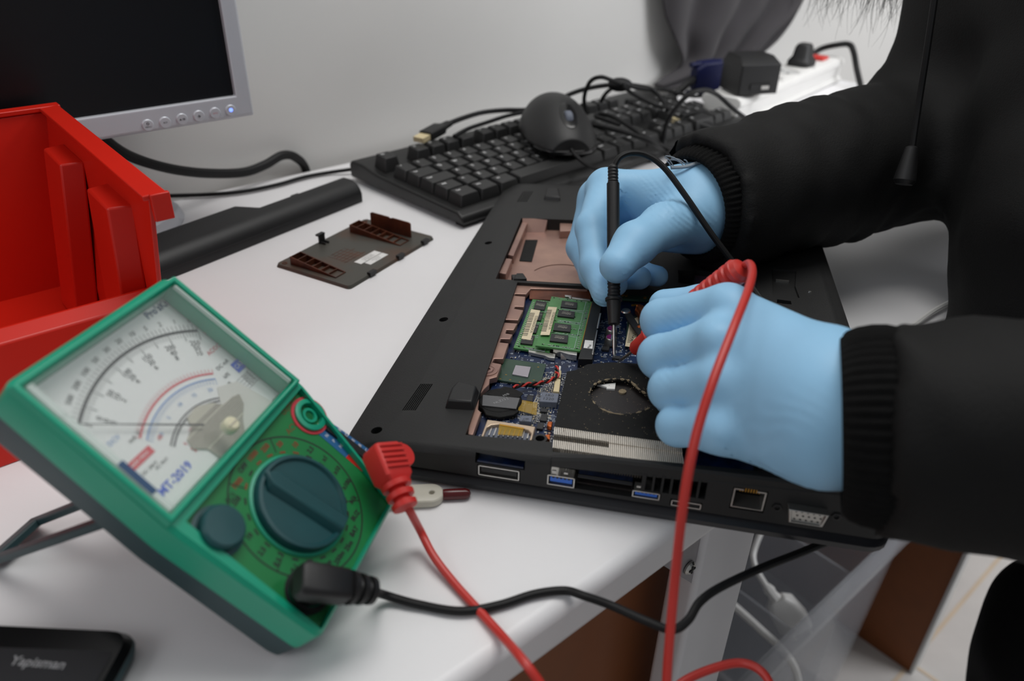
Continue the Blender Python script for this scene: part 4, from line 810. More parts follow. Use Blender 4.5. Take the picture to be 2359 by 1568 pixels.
b = B(BT @ T_((*[(0.054,0.0716)][0], -.0022))); b.lathe([(.0058, -.0005), (.0058, .0004), (.0040, .0002), (.0036, -.0002), (.0030, .0007), (.0016, .0007), (.0013, -.0002), (.0001, -.0002)], 'copper', n=28); b.build('screw_boss', lp)
b = B(BT); q = [(0.0579,0.1751),(0.0973,0.1772),(0.0994,0.1644),(0.0596,0.1647)]; b.loft([[(*q[0], -.0024), (*q[1], -.0024), (*q[2], -.0062), (*q[3], -.0062)], [(*q[0], -.0080), (*q[1], -.0080), (*q[2], -.0082), (*q[3], -.0082)]], 'copperdark'); b.build('bay_wall', lp)

# circuit board
PCB = [(BAY[0][0]+.0035, BAY[0][1]-.004), (BAY[1][0]+.003, BAY[1][1]+.003), (.190, .006), (.190, BAY[0][1]-.004)]
pcb = strip('circuit_board', PCB, -.0086, -.0074, 'pcb', bevel=0)
HB = -.0074
b = B(BT); rg = random.Random(3)
def tiny_lines(reg, n, b, m='silk'):
    for _ in range(n):
        x = reg[0]+rg.random()*(reg[1]-reg[0]); y = reg[2]+rg.random()*(reg[3]-reg[2]); t = rg.random()
        if t < .45: l = .0006+rg.random()*.0016; b.box((x, y, HB), (x+l, y+.00024, HB+.00006), m)
        elif t < .8: l = .0006+rg.random()*.0016; b.box((x, y, HB), (x+.00024, y+l, HB+.00006), m)
        else:
            w2, h2 = .0006+rg.random()*.0018, .0005+rg.random()*.0009
            for q in (((x, y), (x+w2, y+.00015)), ((x, y+h2), (x+w2, y+h2+.00015)), ((x, y), (x+.00015, y+h2)), ((x+w2, y), (x+w2+.00015, y+h2))): b.box((*q[0], HB), (*q[1], HB+.00006), m)
tiny_lines((.058, .11, .03, .10), 320, b); tiny_lines((.106, .15, .09, .15), 260, b); tiny_lines((.06, .105, .004, .045), 120, b); tiny_lines((.062, .075, .10, .158), 60, b)
for _ in range(26):
    b.text(rg.choice(['PC51', 'R62', 'C118', 'PR60', 'PQ7', 'U12', 'PL3', 'PU51', 'D4']), .0013, 'silk', T_((.106+rg.random()*.03, .092+rg.random()*.05, HB+.0001)) @ RZ(rg.choice((0, PI/2))))
silk = b.build('silkscreen', lp); silk.parent = pcb; silk['kind'] = 'stuff'
b = B(BT)
def smd(x, y, r=0, s=1):
    X = T_((x, y, HB)) @ RZ(r); l, w2 = .0013*s, .0007*s; b.box((-l/2, -w2/2, 0), (l/2, w2/2, .0005*s), rg.choice(('chip', 'chip', 'beige', 'inductor')), X)
    for q in (-1, 1): b.box((q*l*.40-l*.17, -w2/2-.00005, -.0001), (q*l*.40+l*.17, w2/2+.00005, .00052*s), 'solder', X)
def field(reg, nx, ny, keep=.75, s=1):
    for i in range(nx):
        for j in range(ny):
            if rg.random() < keep: smd(reg[0]+(reg[1]-reg[0])*(i+.5+.3*(rg.random()-.5))/nx, reg[2]+(reg[3]-reg[2])*(j+.5+.3*(rg.random()-.5))/ny, rg.choice((0, PI/2)), s)
field((.083, .0935, .048, .076), 9, 20, .9, .75); field((.060, .094, .036, .0525), 26, 12, .85, .75); field((.066, .100, .070, .082), 22, 7, .7, .75); field((.0945, .101, .045, .076), 5, 18, .8, .75)
field((.080, .094, .034, .046), 9, 7, .6, .8); field((.083, .098, .006, .034), 8, 12, .5, .9); field((.106, .128, .086, .094), 12, 4, .6); field((.107, .150, .095, .150), 18, 20, .28, .8); field((.0625, .068, .145, .158), 3, 6, .5); field((.062, .066, .078, .12), 2, 12, .4)
comp = b.build('surface_components', lp); comp.parent = pcb; comp['kind'] = 'stuff'

# memory modules
def module(nm, q, h, chips, stick, lab, txt):
    r = strip(nm, q, h-.0011, h, 'ram', bevel=0); r['label'] = lab
    for c in chips:
        k = strip('memory_chip', c, h, h+.0011, 'chip', bevel=.0001); k.parent = r
        e = Vector(c[1])-Vector(c[0]); mid = sum((Vector(p) for p in c), Vector((0, 0)))/4; a = math.atan2(e.y, e.x)
        b = B(BT)
        b.text('AElixir' if e.length > .006 else 'N2', .0022 if e.length > .006 else .0016, 'hatch', T_((mid.x, mid.y, h+.00115)) @ RZ(a+PI)); b.text('N2CB2G80BN', .0009, 'hatch', T_((mid.x, mid.y+.0018, h+.00115)) @ RZ(a+PI)); z = b.build('chip_print', lp); z.parent = r
    s = strip('sticker', stick, h+.0011, h+.0013, 'sticker', bevel=0); s.parent = r
    p = [Vector(x) for x in stick]; c0 = (p[3]+p[2])/2; c1 = (p[0]+p[1])/2; ax = (c1-c0).normalized(); sd = Vector((ax.y, -ax.x)); ln = (c1-c0).length; a = math.atan2(ax.y, ax.x)
    b = B(BT); m = (c0+c1)/2+sd*.0019; b.text(txt, .0023, 'ink', T_((m.x, m.y, h+.00135)) @ RZ(a)); x = .004
    while x < ln-.004:
        w2 = rg.choice((.0002, .0004, .0006)); q0 = c0+ax*x-sd*.0028; q1 = q0+ax*w2; q2 = q1+sd*.0030; q3 = q0+sd*.0030; b.add([(*v, h+.00135) for v in (q0, q1, q2, q3)], [(3, 2, 1, 0)], 'ink'); x += w2+rg.choice((.0003, .0005, .0007))
    z = b.build('sticker_print', lp); z.parent = r
    b = B(BT); P = [Vector(x) for x in q]
    for _ in range(150):
        u_, v_ = .04+.92*rg.random(), rg.choice((.03, .27, .50, .73, .97, .62, .38)); w_ = P[3].lerp(P[2], u_).lerp(P[0].lerp(P[1], u_), v_); b.box((w_.x, w_.y, h), (w_.x+.0007, w_.y+.0004, h+.0004), rg.choice(('solder', 'chip', 'solder')))
    for i in range(26):
        for u_ in ((.90, .93) if 'raised' in lab else (.04, .07)):
            w_ = P[3].lerp(P[2], u_).lerp(P[0].lerp(P[1], u_), .05+.9*i/26); b.box((w_.x, w_.y, h), (w_.x+.0006, w_.y+.0006, h+.0003), 'solder')
    z = b.build('module_components', lp); z.parent = r; z['kind'] = 'stuff'
    b = B(BT)
    for v_ in (.02, .24, .27, .49, .52, .74, .77, .98):
        a_, c_ = P[3].lerp(P[2], .33).lerp(P[0].lerp(P[1], .33), v_), P[3].lerp(P[2], .86).lerp(P[0].lerp(P[1], .86), v_); b.tube([(*a_, h+.0001), (*c_, h+.0001)], .00012, 'silk', 4)
    for v0, v1 in ((.02, .24), (.27, .49), (.52, .74), (.77, .98)):
        a_, c_ = P[3].lerp(P[2], .86).lerp(P[0].lerp(P[1], .86), v0), P[3].lerp(P[2], .86).lerp(P[0].lerp(P[1], .86), v1); b.tube([(*a_, h+.0001), (*c_, h+.0001)], .00012, 'silk', 4)
    z = b.build('trace_print', lp); z.parent = r
    return r
module('memory_module', [(0.0622,0.162),(0.083,0.1597),(0.0836,0.0979),(0.0623,0.1013)], -.0050, [[(0.065,0.1587),(0.0721,0.1573),(0.0724,0.1468),(0.0653,0.1475)], [(0.0665,0.1443),(0.0721,0.1438),(0.0725,0.1333),(0.0669,0.134)], [(0.0667,0.1287),(0.0723,0.1282),(0.0724,0.118),(0.0672,0.1187)], [(0.0652,0.1145),(0.0721,0.1149),(0.0726,0.1047),(0.0654,0.1053)]], [(0.0642,0.1464),(0.07,0.1454),(0.0707,0.109),(0.0651,0.11)], 'lower memory module with a cream sticker', 'NC4276E50902J90232')
module('memory_module', [(0.0743,0.1621),(0.1005,0.1581),(0.1008,0.0982),(0.0751,0.1009)], -.0022, [[(0.0819,0.1556),(0.0918,0.1541),(0.0924,0.1461),(0.0823,0.1471)], [(0.0819,0.143),(0.0919,0.1419),(0.0924,0.1344),(0.0821,0.1356)], [(0.0819,0.1267),(0.092,0.1254),(0.0926,0.1172),(0.0824,0.1179)], [(0.082,0.114),(0.0921,0.1129),(0.0927,0.1047),(0.0824,0.1056)]], [(0.0748,0.1458),(0.0803,0.1457),(0.0813,0.1115),(0.076,0.111)], 'raised memory module with four visible chips', 'NC4276E50902J90232')
sk = strip('memory_socket', [(0.1008,0.1575),(0.1068,0.1593),(0.1088,0.0892),(0.1009,0.0886),(0.1011,0.0981)], -.0074, -.0012, 'black')
for q in ([(1955,560),(1985,560),(1925,880),(1890,880)], [(1885,920),(1915,920),(1815,1440),(1780,1430)]): pass
strip('socket_contact_strip', [(0.1069,0.1418),(0.108,0.142),(0.1082,0.1234),(0.1072,0.1233)], -.0014, -.0009, 'metal').parent = sk
strip('socket_contact_strip', [(0.1074,0.1211),(0.1082,0.1212),(0.1086,0.0938),(0.1077,0.0942)], -.0014, -.0009, 'metal').parent = sk
strip('gold_edge', [(0.1003,0.1559),(0.1008,0.156),(0.1013,0.0996),(0.1006,0.0998)], -.0024, -.0019, 'gold').parent = sk
t_ = strip('socket_tag', [(0.1022,0.1087),(0.1069,0.1085),(0.1075,0.0997),(0.1024,0.1)], -.0012, -.0009, 'white', bevel=0); t_.parent = sk
b = B(BT); c = [(0.1056,0.1018)][0]; b.text('PR60', .0019, 'ink', T_((*c, -.0008)) @ RZ(1.4)); b.build('tag_print', lp).parent = sk
for q, h0, h1 in (([(0.085,0.1023),(0.0992,0.0998),(0.0996,0.0951),(0.095,0.0957),(0.0855,0.0992)], -.0068, -.0030), ([(0.0707,0.102),(0.0755,0.1011),(0.0872,0.0979),(0.0875,0.0936),(0.084,0.0938),(0.0813,0.0957),(0.0717,0.098)], -.0072, -.0050), ([(0.0872,0.1624),(0.0992,0.1605),(0.0993,0.1589),(0.0874,0.1606)], -.0072, -.0018), ([(0.0824,0.1639),(0.0868,0.1635),(0.0871,0.1598),(0.0858,0.1601),(0.0852,0.162),(0.083,0.1617)], -.0072, -.0014)):
    strip('retaining_clip', q, h0, h1, 'metal', bevel=.0002).parent = sk
b = B(BT); c = [(0.0917,0.0974)][0]; d = [(0.0921,0.0959)][0]; b.loft([[(c[0]-.0016, c[1], -.0040), (c[0]+.0016, c[1], -.0040), (d[0]+.0016, d[1], -.0070), (d[0]-.0016, d[1], -.0070)], [(c[0]-.0016, c[1], -.0044), (c[0]+.0016, c[1], -.0044), (d[0]+.0016, d[1], -.0074), (d[0]-.0016, d[1], -.0074)]], 'metal'); b.build('grounding_clip', lp)

# chipset
ch = strip('chipset', [(0.0594,0.0905),(0.0836,0.0878),(0.0838,0.0655),(0.0597,0.0686)], -.0069, -.0058, 'substrate', bevel=0)
strip('chipset_edge', [(0.0589,0.0916),(0.0833,0.089),(0.0836,0.0664),(0.0594,0.0693)], -.0074, -.0069, 'gold', bevel=0).parent = ch
strip('silicon_die', [(0.0672,0.0833),(0.0759,0.0826),(0.0762,0.0725),(0.0672,0.074)], -.0058, -.0050, 'die', bevel=.0001).parent = ch
b = B(BT); rg2 = random.Random(5)
for q in ([(1065,290),(1110,325)], [(990,525),(1052,505)]):
    pass
for x, y in [(0.0638,0.0741),(0.0616,0.0697),(0.0671,0.0695),(0.0726,0.068),(0.0798,0.0841),(0.0797,0.0709)]: b.box((x-.0005, y-.0002, -.0058), (x+.0005, y+.0002, -.00572), 'gold')
b.build('chip_marks', lp).parent = ch
# small parts
def label_on(o, s, size, mid, h, a=0, m='ink'):
    b = B(BT)
    for k, t in enumerate(s): b.text(t, size, m, T_((mid[0], mid[1]-k*size*1.05, h)) @ RZ(a))
    z = b.build('print', lp); z.parent = o
i1 = strip('inductor', [(0.0864,0.0577),(0.0954,0.0575),(0.0957,0.0494),(0.0865,0.049)], -.0074, -.0036, 'inductor'); label_on(i1, ['1R0', '1220'], .0030, [(0.0907,0.0548)][0], -.00355)
i2 = strip('inductor', [(0.0793,0.0372),(0.0851,0.0378),(0.0856,0.0327),(0.0794,0.0325)], -.0074, -.0046, 'inductor'); label_on(i2, ['4R7', '1102'], .0018, [(0.0825,0.0346)][0], -.00455, PI)
def icchip(q, pins=True, h=-.0060):
    k = strip('integrated_circuit', q, HB, h, 'chip', bevel=.0001); k.parent = lp
    if pins:
        b = B(BT); P = [Vector(p) for p in q]
        for a, c in ((P[1], P[2]), (P[3], P[0])) if pins == 1 else ((P[2], P[3]),):
            d = (c-a); n_ = Vector((d.y, -d.x)).normalized()
            for i in range(4): p = a+d*(i+.5)/4; b.loft([[(*(p-d*.05), HB+.0008), (*(p+d*.05), HB+.0008), (*(p+d*.05+n_*.0009), HB), (*(p-d*.05+n_*.0009), HB)], [(*(p-d*.05), HB+.0006), (*(p+d*.05), HB+.0006), (*(p+d*.05+n_*.0009), HB-.0002), (*(p-d*.05+n_*.0009), HB-.0002)]], 'solder')
        b.build('pins', lp).parent = k
    return k
icchip([(0.0792,0.0573),(0.0821,0.0572),(0.0826,0.0518),(0.0792,0.0521)]); icchip([(0.0878,0.0466),(0.0914,0.0467),(0.0914,0.0438),(0.088,0.0438)]); icchip([(0.089,0.0417),(0.0923,0.0415),(0.0924,0.0361),(0.089,0.0364)]); icchip([(0.0886,0.0346),(0.0916,0.0342),(0.0918,0.0295),(0.0886,0.0296)])
icchip([(0.1122,0.1118),(0.1163,0.1115),(0.1162,0.1077),(0.1121,0.1081)], 2); icchip([(0.119,0.1021),(0.1233,0.1023),(0.1232,0.0996),(0.1189,0.0996)], 2)
# coin cell wrapped in black film with tape
cc = [(0.0664,0.048)][0]
b = B(BT @ T_((*cc, HB))); b.lathe([(.0098, 0), (.0112, .0006), (.0112, .0024), (.0104, .0034), (.006, .0038), (.0001, .0038)], 'foam', n=40); cell = b.build('coin_cell', lp)
strip('film_flap', [(0.0586,0.0512),(0.0644,0.0577),(0.066,0.0596),(0.0712,0.0587),(0.0772,0.0547),(0.076,0.0509),(0.0665,0.0486)], -.0040, -.0034, 'foam').parent = cell
strip('film_flap', [(0.0583,0.0405),(0.0618,0.0426),(0.0714,0.0414),(0.0766,0.0415),(0.0778,0.0401),(0.0757,0.0365),(0.0692,0.0334),(0.0621,0.0345)], -.0060, -.0042, 'foam').parent = cell
strip('clear_tape', [(0.0568,0.0497),(0.0762,0.0497),(0.0763,0.0402),(0.0587,0.0406)], -.0034, -.0031, 'greytape', bevel=0).parent = cell
b = B(BT); b.text('NLZ12 J', .0024, 'mark', T_((*[(0.0672,0.0458)][0], -.00305)) @ RZ(.75)); b.text('M/B', .0022, 'mark', T_((*[(0.0686,0.0518)][0], -.0033)) @ RZ(.75)); b.build('film_print', lp).parent = cell
tp = strip('amber_tape', [(0.0757,0.0511),(0.0856,0.0495),(0.0869,0.0389),(0.0771,0.0417)], -.0052, -.0050, 'kapton', bevel=0)
strip('inductor', [(0.0795,0.0484),(0.0836,0.0481),(0.0842,0.041),(0.0802,0.0415)], -.0074, -.0056, 'inductor')
for q in ([(1240,1150),(1320,1155),(1300,1240),(1228,1215)], [(1182,1362),(1282,1352),(1272,1442),(1205,1402)]): pass
strip('copper_tab', [(0.0934,0.0338),(0.096,0.0339),(0.096,0.0295),(0.0936,0.0304)], -.0070, -.0042, 'coppermetal'); strip('copper_tab', [(0.0937,0.0216),(0.0966,0.0226),(0.097,0.0182),(0.0947,0.0198)], -.0070, -.0032, 'coppermetal')
# connectors with a twisted red and black lead
strip('white_connector', [(0.0906,0.0862),(0.0922,0.086),(0.0925,0.0817),(0.0908,0.0821)], HB, -.0050, 'white'); strip('beige_connector', [(0.0893,0.0819),(0.093,0.0819),(0.0936,0.0746),(0.0901,0.0749)], HB, -.0052, 'beige'); strip('beige_connector', [(0.0912,0.072),(0.0941,0.0718),(0.0951,0.0598),(0.0918,0.0599)], HB, -.0042, 'beige')
path = crom([(*p, h) for p, h in zip([(0.0902,0.0836),(0.0911,0.0771),(0.092,0.0736),(0.0906,0.0701),(0.0869,0.0669),(0.0821,0.0647),(0.0773,0.0634),(0.0739,0.0615),(0.0706,0.0594)], (-.0040, -.0036, -.0032, -.003, -.0034, -.0036, -.0036, -.0036, -.0036))], 10)
acc = 0; two = ([], [])
for i, p in enumerate(path):
    t = (Vector(path[min(i+1, len(path)-1)])-Vector(path[max(i-1, 0)])).normalized(); s_ = t.cross(Vector((0, 0, 1))).normalized(); u_ = s_.cross(t)
    if i: acc += (Vector(p)-Vector(path[i-1])).length
    for k in (0, 1): a = acc/.0068*2*PI+PI*k; two[k].append(Vector(p)+(s_*math.cos(a)+u_*math.sin(a))*.00062)
for k, m in enumerate(('redcable', 'cable')): b = B(BT); b.tube(two[k], .00062, m, 8); b.build('lead_wire', lp)
# memory card slot
sd = strip('card_slot', [(0.0641,0.0153),(0.0639,0.0297),(0.0885,0.0275),(0.0885,0.0169),(0.0874,0.017),(0.0874,0.0218),(0.0854,0.0244),(0.0827,0.0253),(0.0707,0.0268),(0.0668,0.0255),(0.0652,0.0229),(0.0652,0.0158)], HB, -.0034, 'champagne')
strip('slot_floor', [(0.0647,0.0179),(0.0643,0.0279),(0.0701,0.0295),(0.0849,0.0271),(0.0872,0.0241),(0.0872,0.0191)], HB, -.0054, 'inductor', bevel=0).parent = sd
b = B(BT)
for i in range(9):
    p = Vector([(0.0672,0.0193)][0]).lerp(Vector([(0.0859,0.0196)][0]), i/8); b.box((p.x-.0003, p.y, -.0053), (p.x+.0003, p.y+.0062, -.0047), 'gold' if 2 <= i <= 6 else 'metal'); b.ball((p.x, p.y, -.0048), .0006, 'solder', 6)
b.build('slot_pins', lp).parent = sd
strip('amber_tape', [(0.0707,0.0269),(0.083,0.0256),(0.0835,0.0189),(0.0717,0.0185)], -.0034, -.0032, 'kapton', bevel=0).parent = sd
strip('amber_tape_fold', [(0.0708,0.0264),(0.0832,0.025),(0.0833,0.0242),(0.071,0.0255)], -.0033, -.0030, 'gold', bevel=0).parent = sd
b = B(BT @ T_((*[(0.0927,0.0154)][0], -.0014))); b.lathe([(.0034, -.006), (.0034, .0006), (.0022, .0006), (.0020, -.004), (.0001, -.004)], 'black', n=24); b.build('screw_post', lp)
# capacitors, bracket arm, sticker, heat pipe
for q in ([(365,800)], [(350,930)]): pass
for c in ([(0.1158,0.1262)][0], [(0.1163,0.1163)][0]):
    b = B(BT @ T_((*c, HB))); b.box((-.0036, -.0036, 0), (.0036, .0036, .0008), 'black'); b.lathe([(.0032, .0006), (.0032, .0046), (.0028, .0052), (.0001, .0052)], 'metal', n=24); cp_ = b.build('capacitor', lp)
    b = B(BT @ T_((*c, HB+.0053))); b.prism([(.0026*math.cos(a), .0026*math.sin(a)) for a in [PI*.5+PI*i/10 for i in range(11)]], 0, .0001, 'purple'); b.build('capacitor_mark', lp).parent = cp_
strip('graphics_chip', [(0.1238,0.145),(0.1318,0.1519),(0.1347,0.1159),(0.125,0.1133)], HB, -.0050, 'substrate')
st = strip('sticker', [(0.1254,0.1415),(0.1298,0.1469),(0.1306,0.1426),(0.1307,0.1183),(0.1283,0.1109),(0.1249,0.1116)], -.0050, -.0048, 'sticker', bevel=0)
b = B(BT); b.text('NC4276E5', .0024, 'ink', T_((*[(0.129,0.1224)][0], -.0047)) @ RZ(1.36)); 
for i in range(14): p = Vector([(0.1258,0.1156)][0]).lerp(Vector([(0.1261,0.1355)][0]), i/13); b.box((p.x, p.y, -.0048), (p.x+.003, p.y+.0004, -.0047), 'ink')
b.build('sticker_print', lp).parent = st
ar = strip('bracket_arm', [(0.1203,0.149),(0.1218,0.1526),(0.1241,0.1503),(0.1336,0.1257),(0.134,0.1189),(0.1317,0.1193),(0.124,0.1377)], -.0034, -.0020, 'casedark'); 
b = B(BT @ T_((*[(0.1222,0.1479)][0], -.002))); b.lathe([(.0030, 0), (.0026, .0008), (.0001, .001)], 'steel', n=16); b.build('screw', lp).parent = ar
b = B(BT @ T_((*[(0.1317,0.1302)][0], -.002))); b.lathe([(.0016, 0), (.0012, .0006), (.0001, .0008)], 'coppermetal', n=14); b.build('rivet', lp).parent = ar
b = B(BT); b.tube(crom([(*p, -.003) for p in [(0.1282,0.1534),(0.1304,0.1522),(0.1337,0.1437),(0.1367,0.1327)]], 5), .0034, 'coppermetal', 12); b.build('heat_pipe', lp)
strip('wireless_card', [(0.1171,0.177),(0.1377,0.1771),(0.1379,0.169),(0.1174,0.1695)], -.0060, -.0044, 'substrate', bevel=0)
b = B(BT)
for c in [(0.1185,0.1735),(0.1207,0.1732),(0.1325,0.1714),(0.1363,0.1714),(0.1258,0.1604),(0.1274,0.161)]: b.disc((*c, -.0044), .0011, .0005, 'gold', 10)
b.build('antenna_contacts', lp)
# fan cover, hole and cooling fins
FAN = [(0.0967,0.0762),(0.1009,0.0781),(0.1066,0.0849),(0.1186,0.0886),(0.1288,0.0893)]+[(.186, .088), (.186, .0195)]+[(0.1507,0.0235),(0.1199,0.0253),(0.0976,0.0272),(0.0972,0.0467),(0.0969,0.0635)]
fc_ = strip('fan_cover', FAN, -.0034, -.0020, 'foam', bevel=0)
HOLE = [(0.1112,0.0579),(0.1124,0.0651),(0.117,0.0704),(0.1223,0.0724),(0.1288,0.0723),(0.1317,0.0701),(0.1352,0.0649),(0.1413,0.0589),(0.1436,0.0536),(0.1394,0.0475),(0.1317,0.0426),(0.123,0.0429),(0.1155,0.0483)]
def smooth_poly(P, k=5): 
    Q = crom(list(P)+[P[0]], k); return [tuple(q[:2]) for q in Q[:-1]]
HOLE = smooth_poly(HOLE)
cut(fc_, B(BT).prism(HOLE, -.02, .02, 'foam'))
b = B(BT); loop = [(*p, -.0023) for p in inset(HOLE, -.0004)]; b.tube(loop+[loop[0], loop[1]], [.00062*(.35+1.1*rg.random()**2) for _ in range(len(loop)+2)], 'dust', 6); b.build('dust_rim', lp).parent = fc_
b = B(BT)
for _ in range(230):
    t = rg.random()
    if t < .5: p = HOLE[rg.randrange(len(HOLE))]; x, y = p[0]+rg.gauss(0, .0016), p[1]+rg.gauss(0, .0016)
    else: x, y = .10+.05*rg.random(), .014+.07*rg.random()
    s_ = .00008+.00016*rg.random(); b.box((x, y, -.002), (x+s_*2, y+s_*1.4, -.0019), 'dust')
dd_ = b.build('dust_specks', lp); dd_.parent = fc_; dd_['kind'] = 'stuff'
strip('fan_plate', inset(HOLE, -.003), -.0074, -.0056, 'fandark', bevel=0)
strip('white_bracket', [(0.1137,0.0697),(0.1231,0.0729),(0.1232,0.0671),(0.1189,0.0668),(0.1188,0.0684)], -.0056, -.0046, 'white', bevel=0)
b = B(BT); b.disc((*[(0.1273,0.0658)][0], -.0056), .0020, .0009, 'dust', 12); b.build('fan_hub', lp)
fa, fb, fd, fe = [Vector(p) for p in ([(0.0977,0.0272)][0], [(0.1513,0.0235)][0], [(0.0993,0.0113)][0], [(0.1522,0.0143)][0])]; fe = fb+(fd-fa)
NF = 66; b = B(BT); b2 = B(BT)
fe2 = fd+(fb-fa)*((fe-fd).length/(fb-fa).length); ext = 1.12
for i in range(NF):
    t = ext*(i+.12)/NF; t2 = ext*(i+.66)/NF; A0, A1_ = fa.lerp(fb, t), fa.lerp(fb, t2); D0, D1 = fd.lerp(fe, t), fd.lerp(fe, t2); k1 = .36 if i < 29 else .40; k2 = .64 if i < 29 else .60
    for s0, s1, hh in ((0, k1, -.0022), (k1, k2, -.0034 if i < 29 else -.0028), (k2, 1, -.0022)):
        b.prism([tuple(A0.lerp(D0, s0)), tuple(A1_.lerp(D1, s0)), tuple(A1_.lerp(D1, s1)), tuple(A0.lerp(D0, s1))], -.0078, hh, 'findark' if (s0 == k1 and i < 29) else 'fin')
b.build('cooling_fins', lp)
b = B(BT); b.loft([[(u, v, h) for v, h in ((.0004, -.0045), (.0002, h1-.0012), (.0012, h1), (.0042, h1-.0006), (.0046, -.0045))] for u, h1 in ((.1005, .0004), (.108, .0010), (.122, .0026), (.16, .0020), (.235, .0004))], 'case'); b.build('vent_ridge', lp, angle=25)
b = B(BT); b.prism([tuple(fa), tuple(fa.lerp(fb, ext)), tuple(fd.lerp(fe, ext)), tuple(fd)], -.0084, -.0070, 'findark'); b.build('fin_base', lp)
# near side ports
b = B(); b.box((.0662, .0004, .0176), (.0878, .012, .0186), 'pcb'); b.build('port_board', lp)
def port(nm, u0, u1, z0, z1, m, tm, tongue=True, v0=-.0004, t=.0005):
    b = B(); dpt = .006
    b.box((u0, v0, z0), (u1, dpt, z0+t), m); b.box((u0, v0, z1-t), (u1, dpt, z1), m); b.box((u0, v0, z0), (u0+t, dpt, z1), m); b.box((u1-t, v0, z0), (u1, dpt, z1), m); b.box((u0, dpt-.0005, z0), (u1, dpt, z1), 'casedark')
    o = b.build(nm, lp)
    if tongue:
        b = B(); b.box((u0+.0012, v0+.0006, z0+(z1-z0)*.30), (u1-.0012, dpt-.0006, z0+(z1-z0)*.74), tm)
        b.build('tongue', lp).parent = o
        b = B()
        for i in range(5): x = u0+.0018+(u1-u0-.0036)*(i+.5)/5; b.box((x-.0005, v0+.0003, z0+(z1-z0)*.70), (x+.0005, v0+.002, z0+(z1-z0)*.80), 'ink')
        b.build('contacts', lp).parent = o
    return o
port('video_port', .0668, .0862, .0106, .0164, 'metal', 'black', True)
port('usb_port', .0993, .1118, .0114, .0172, 'metal', 'usbblue')
port('usb_port', .1380, .1502, .0120, .0158, 'metal', 'usbblue')
port('display_port', .1555, .1686, .0104, .0136, 'metal', 'black', True)
b = B()
for u0, z0 in ((.1012, .0180), (.1066, .0180), (.1396, .0168)): b.box((u0, .0006, z0), (u0+.0018, .0016, z0+.0010), 'metal')
b.build('spring_contacts', lp)
b = B(); b.box((.113, .0015, .0172), (.1375, .0095, .0180), 'pcb'); b.box((.113, .0015, .0166), (.1375, .0022, .0184), 'casedark'); b.box((.1125, .003, .0118), (.138, .0095, .0128), 'fandark'); b.build('slot_tray', lp)
b = B()
for i in range(34): b.box((.1035+i*.00115, .004, .0195), (.1041+i*.00115, .0095, .0246), 'findark')
b.build('inner_fins', lp)
nb = B(); 
for q in ((( .1812, -.0002, .0150), (.1940, .009, .0154)), ((.1812, -.0002, .0250), (.1848, .009, .0256)), ((.1905, -.0002, .0250), (.1940, .009, .0256)), ((.1808, -.0002, .0150), (.1814, .009, .0256)), ((.1938, -.0002, .0150), (.1944, .009, .0256))): nb.box(*q, 'metal')
np_ = nb.build('network_port', lp)
b = B()
for i in range(8): b.box((.1835+i*.00115, .002, .0226), (.1840+i*.00115, .008, .0246), 'gold')
b.build('port_pins', lp).parent = np_
b = B(); V = lambda s, y: [(.2121+(x)*s, y, .0181+z*s) for x, z in ((-.0082, .0036), (.0082, .0036), (.0070, -.0034), (-.0070, -.0034))]
b.loft([V(1, .002), V(1, -.0040), V(.88, -.0042), V(.84, -.0030)], 'metal'); vg_ = b.build('display_connector', lp, bevel=.0003)
b = B()
for r in range(3):
    for i in range(5): b.disc((.2121-.0048+i*.0024+(.0008 if r == 1 else 0), -.0030, .0203-r*.0021), .0005, .0002, 'ink', 6, RX(0))
b.build('connector_holes', lp).parent = vg_
for u0 in (.2000, .2245): 
    b = B(T_((u0, .0, .0185)) @ RX(PI/2)); b.lathe([(.0022, -.001), (.0022, .0006), (.0012, .0008), (.0010, -.0004), (.0001, -.0004)], 'black', n=6); b.build('hex_nut', lp)

# ================================================================== keyboard
kb = thing('keyboard', 'full-size black keyboard lying along the wall under a tangle of cables', 'keyboard', KB)
KL, KW = .450, .158
b = B(); prof = [(-.002, .004), (.0, .010), (.006, .0135), (.010, .0135), (.116, .0165), (.140, .0205), (.155, .0205), (.159, .017), (.158, .004)]
b.loft([[(x, y, z) for y, z in [(q[0], q[1]) for q in prof]] for x in (.0, KL)], 'kbody'); b.build('body', kb, bevel=.002, seg=3)
b = B(); b.loft([[(.02, .006, .001), (.022, .0015, .001), (KL-.022, .0015, .001), (KL-.02, .006, .001)], [(.015, .006, .0045), (.018, .0005, .0040), (KL-.018, .0005, .0040), (KL-.015, .006, .0045)]], 'kbody'); b.build('palm_lip', kb, bevel=.0012)
b = B(); b.box((.004, .002, 0), (.02, .012, .004), 'black'); b.box((KL-.02, .002, 0), (KL-.004, .012, .004), 'black'); b.box((.03, .14, 0), (.05, .156, .005), 'black'); b.box((KL-.05, .14, 0), (KL-.03, .156, .005), 'black'); b.build('feet', kb)
U = .0187; X0 = .009; keys = []
rows = [(.0105, [(1.25, 'Ctrl'), (1.25, 'Win'), (1.25, 'Alt'), (6.25, ''), (1.25, 'AltGr'), (1.25, 'Fn'), (1.25, 'Menu'), (1.25, 'Ctrl')]),
        (.0105+U, [(1.25, 'Shift'), (1, '<')]+[(1, c) for c in 'ZXCVBNMÖÇ.']+[(2.75, 'Shift')]),
        (.0105+2*U, [(1.75, 'Caps')]+[(1, c) for c in 'ASDFGHJKLŞİ']+[(2.25, 'Enter')]),
        (.0105+3*U, [(1.5, 'Tab')]+[(1, c) for c in 'QWERTYUIOPĞÜ']+[(1.5, ',')]),
        (.0105+4*U, [(1, c) for c in '"1234567890*-']+[(2, 'Back')])]
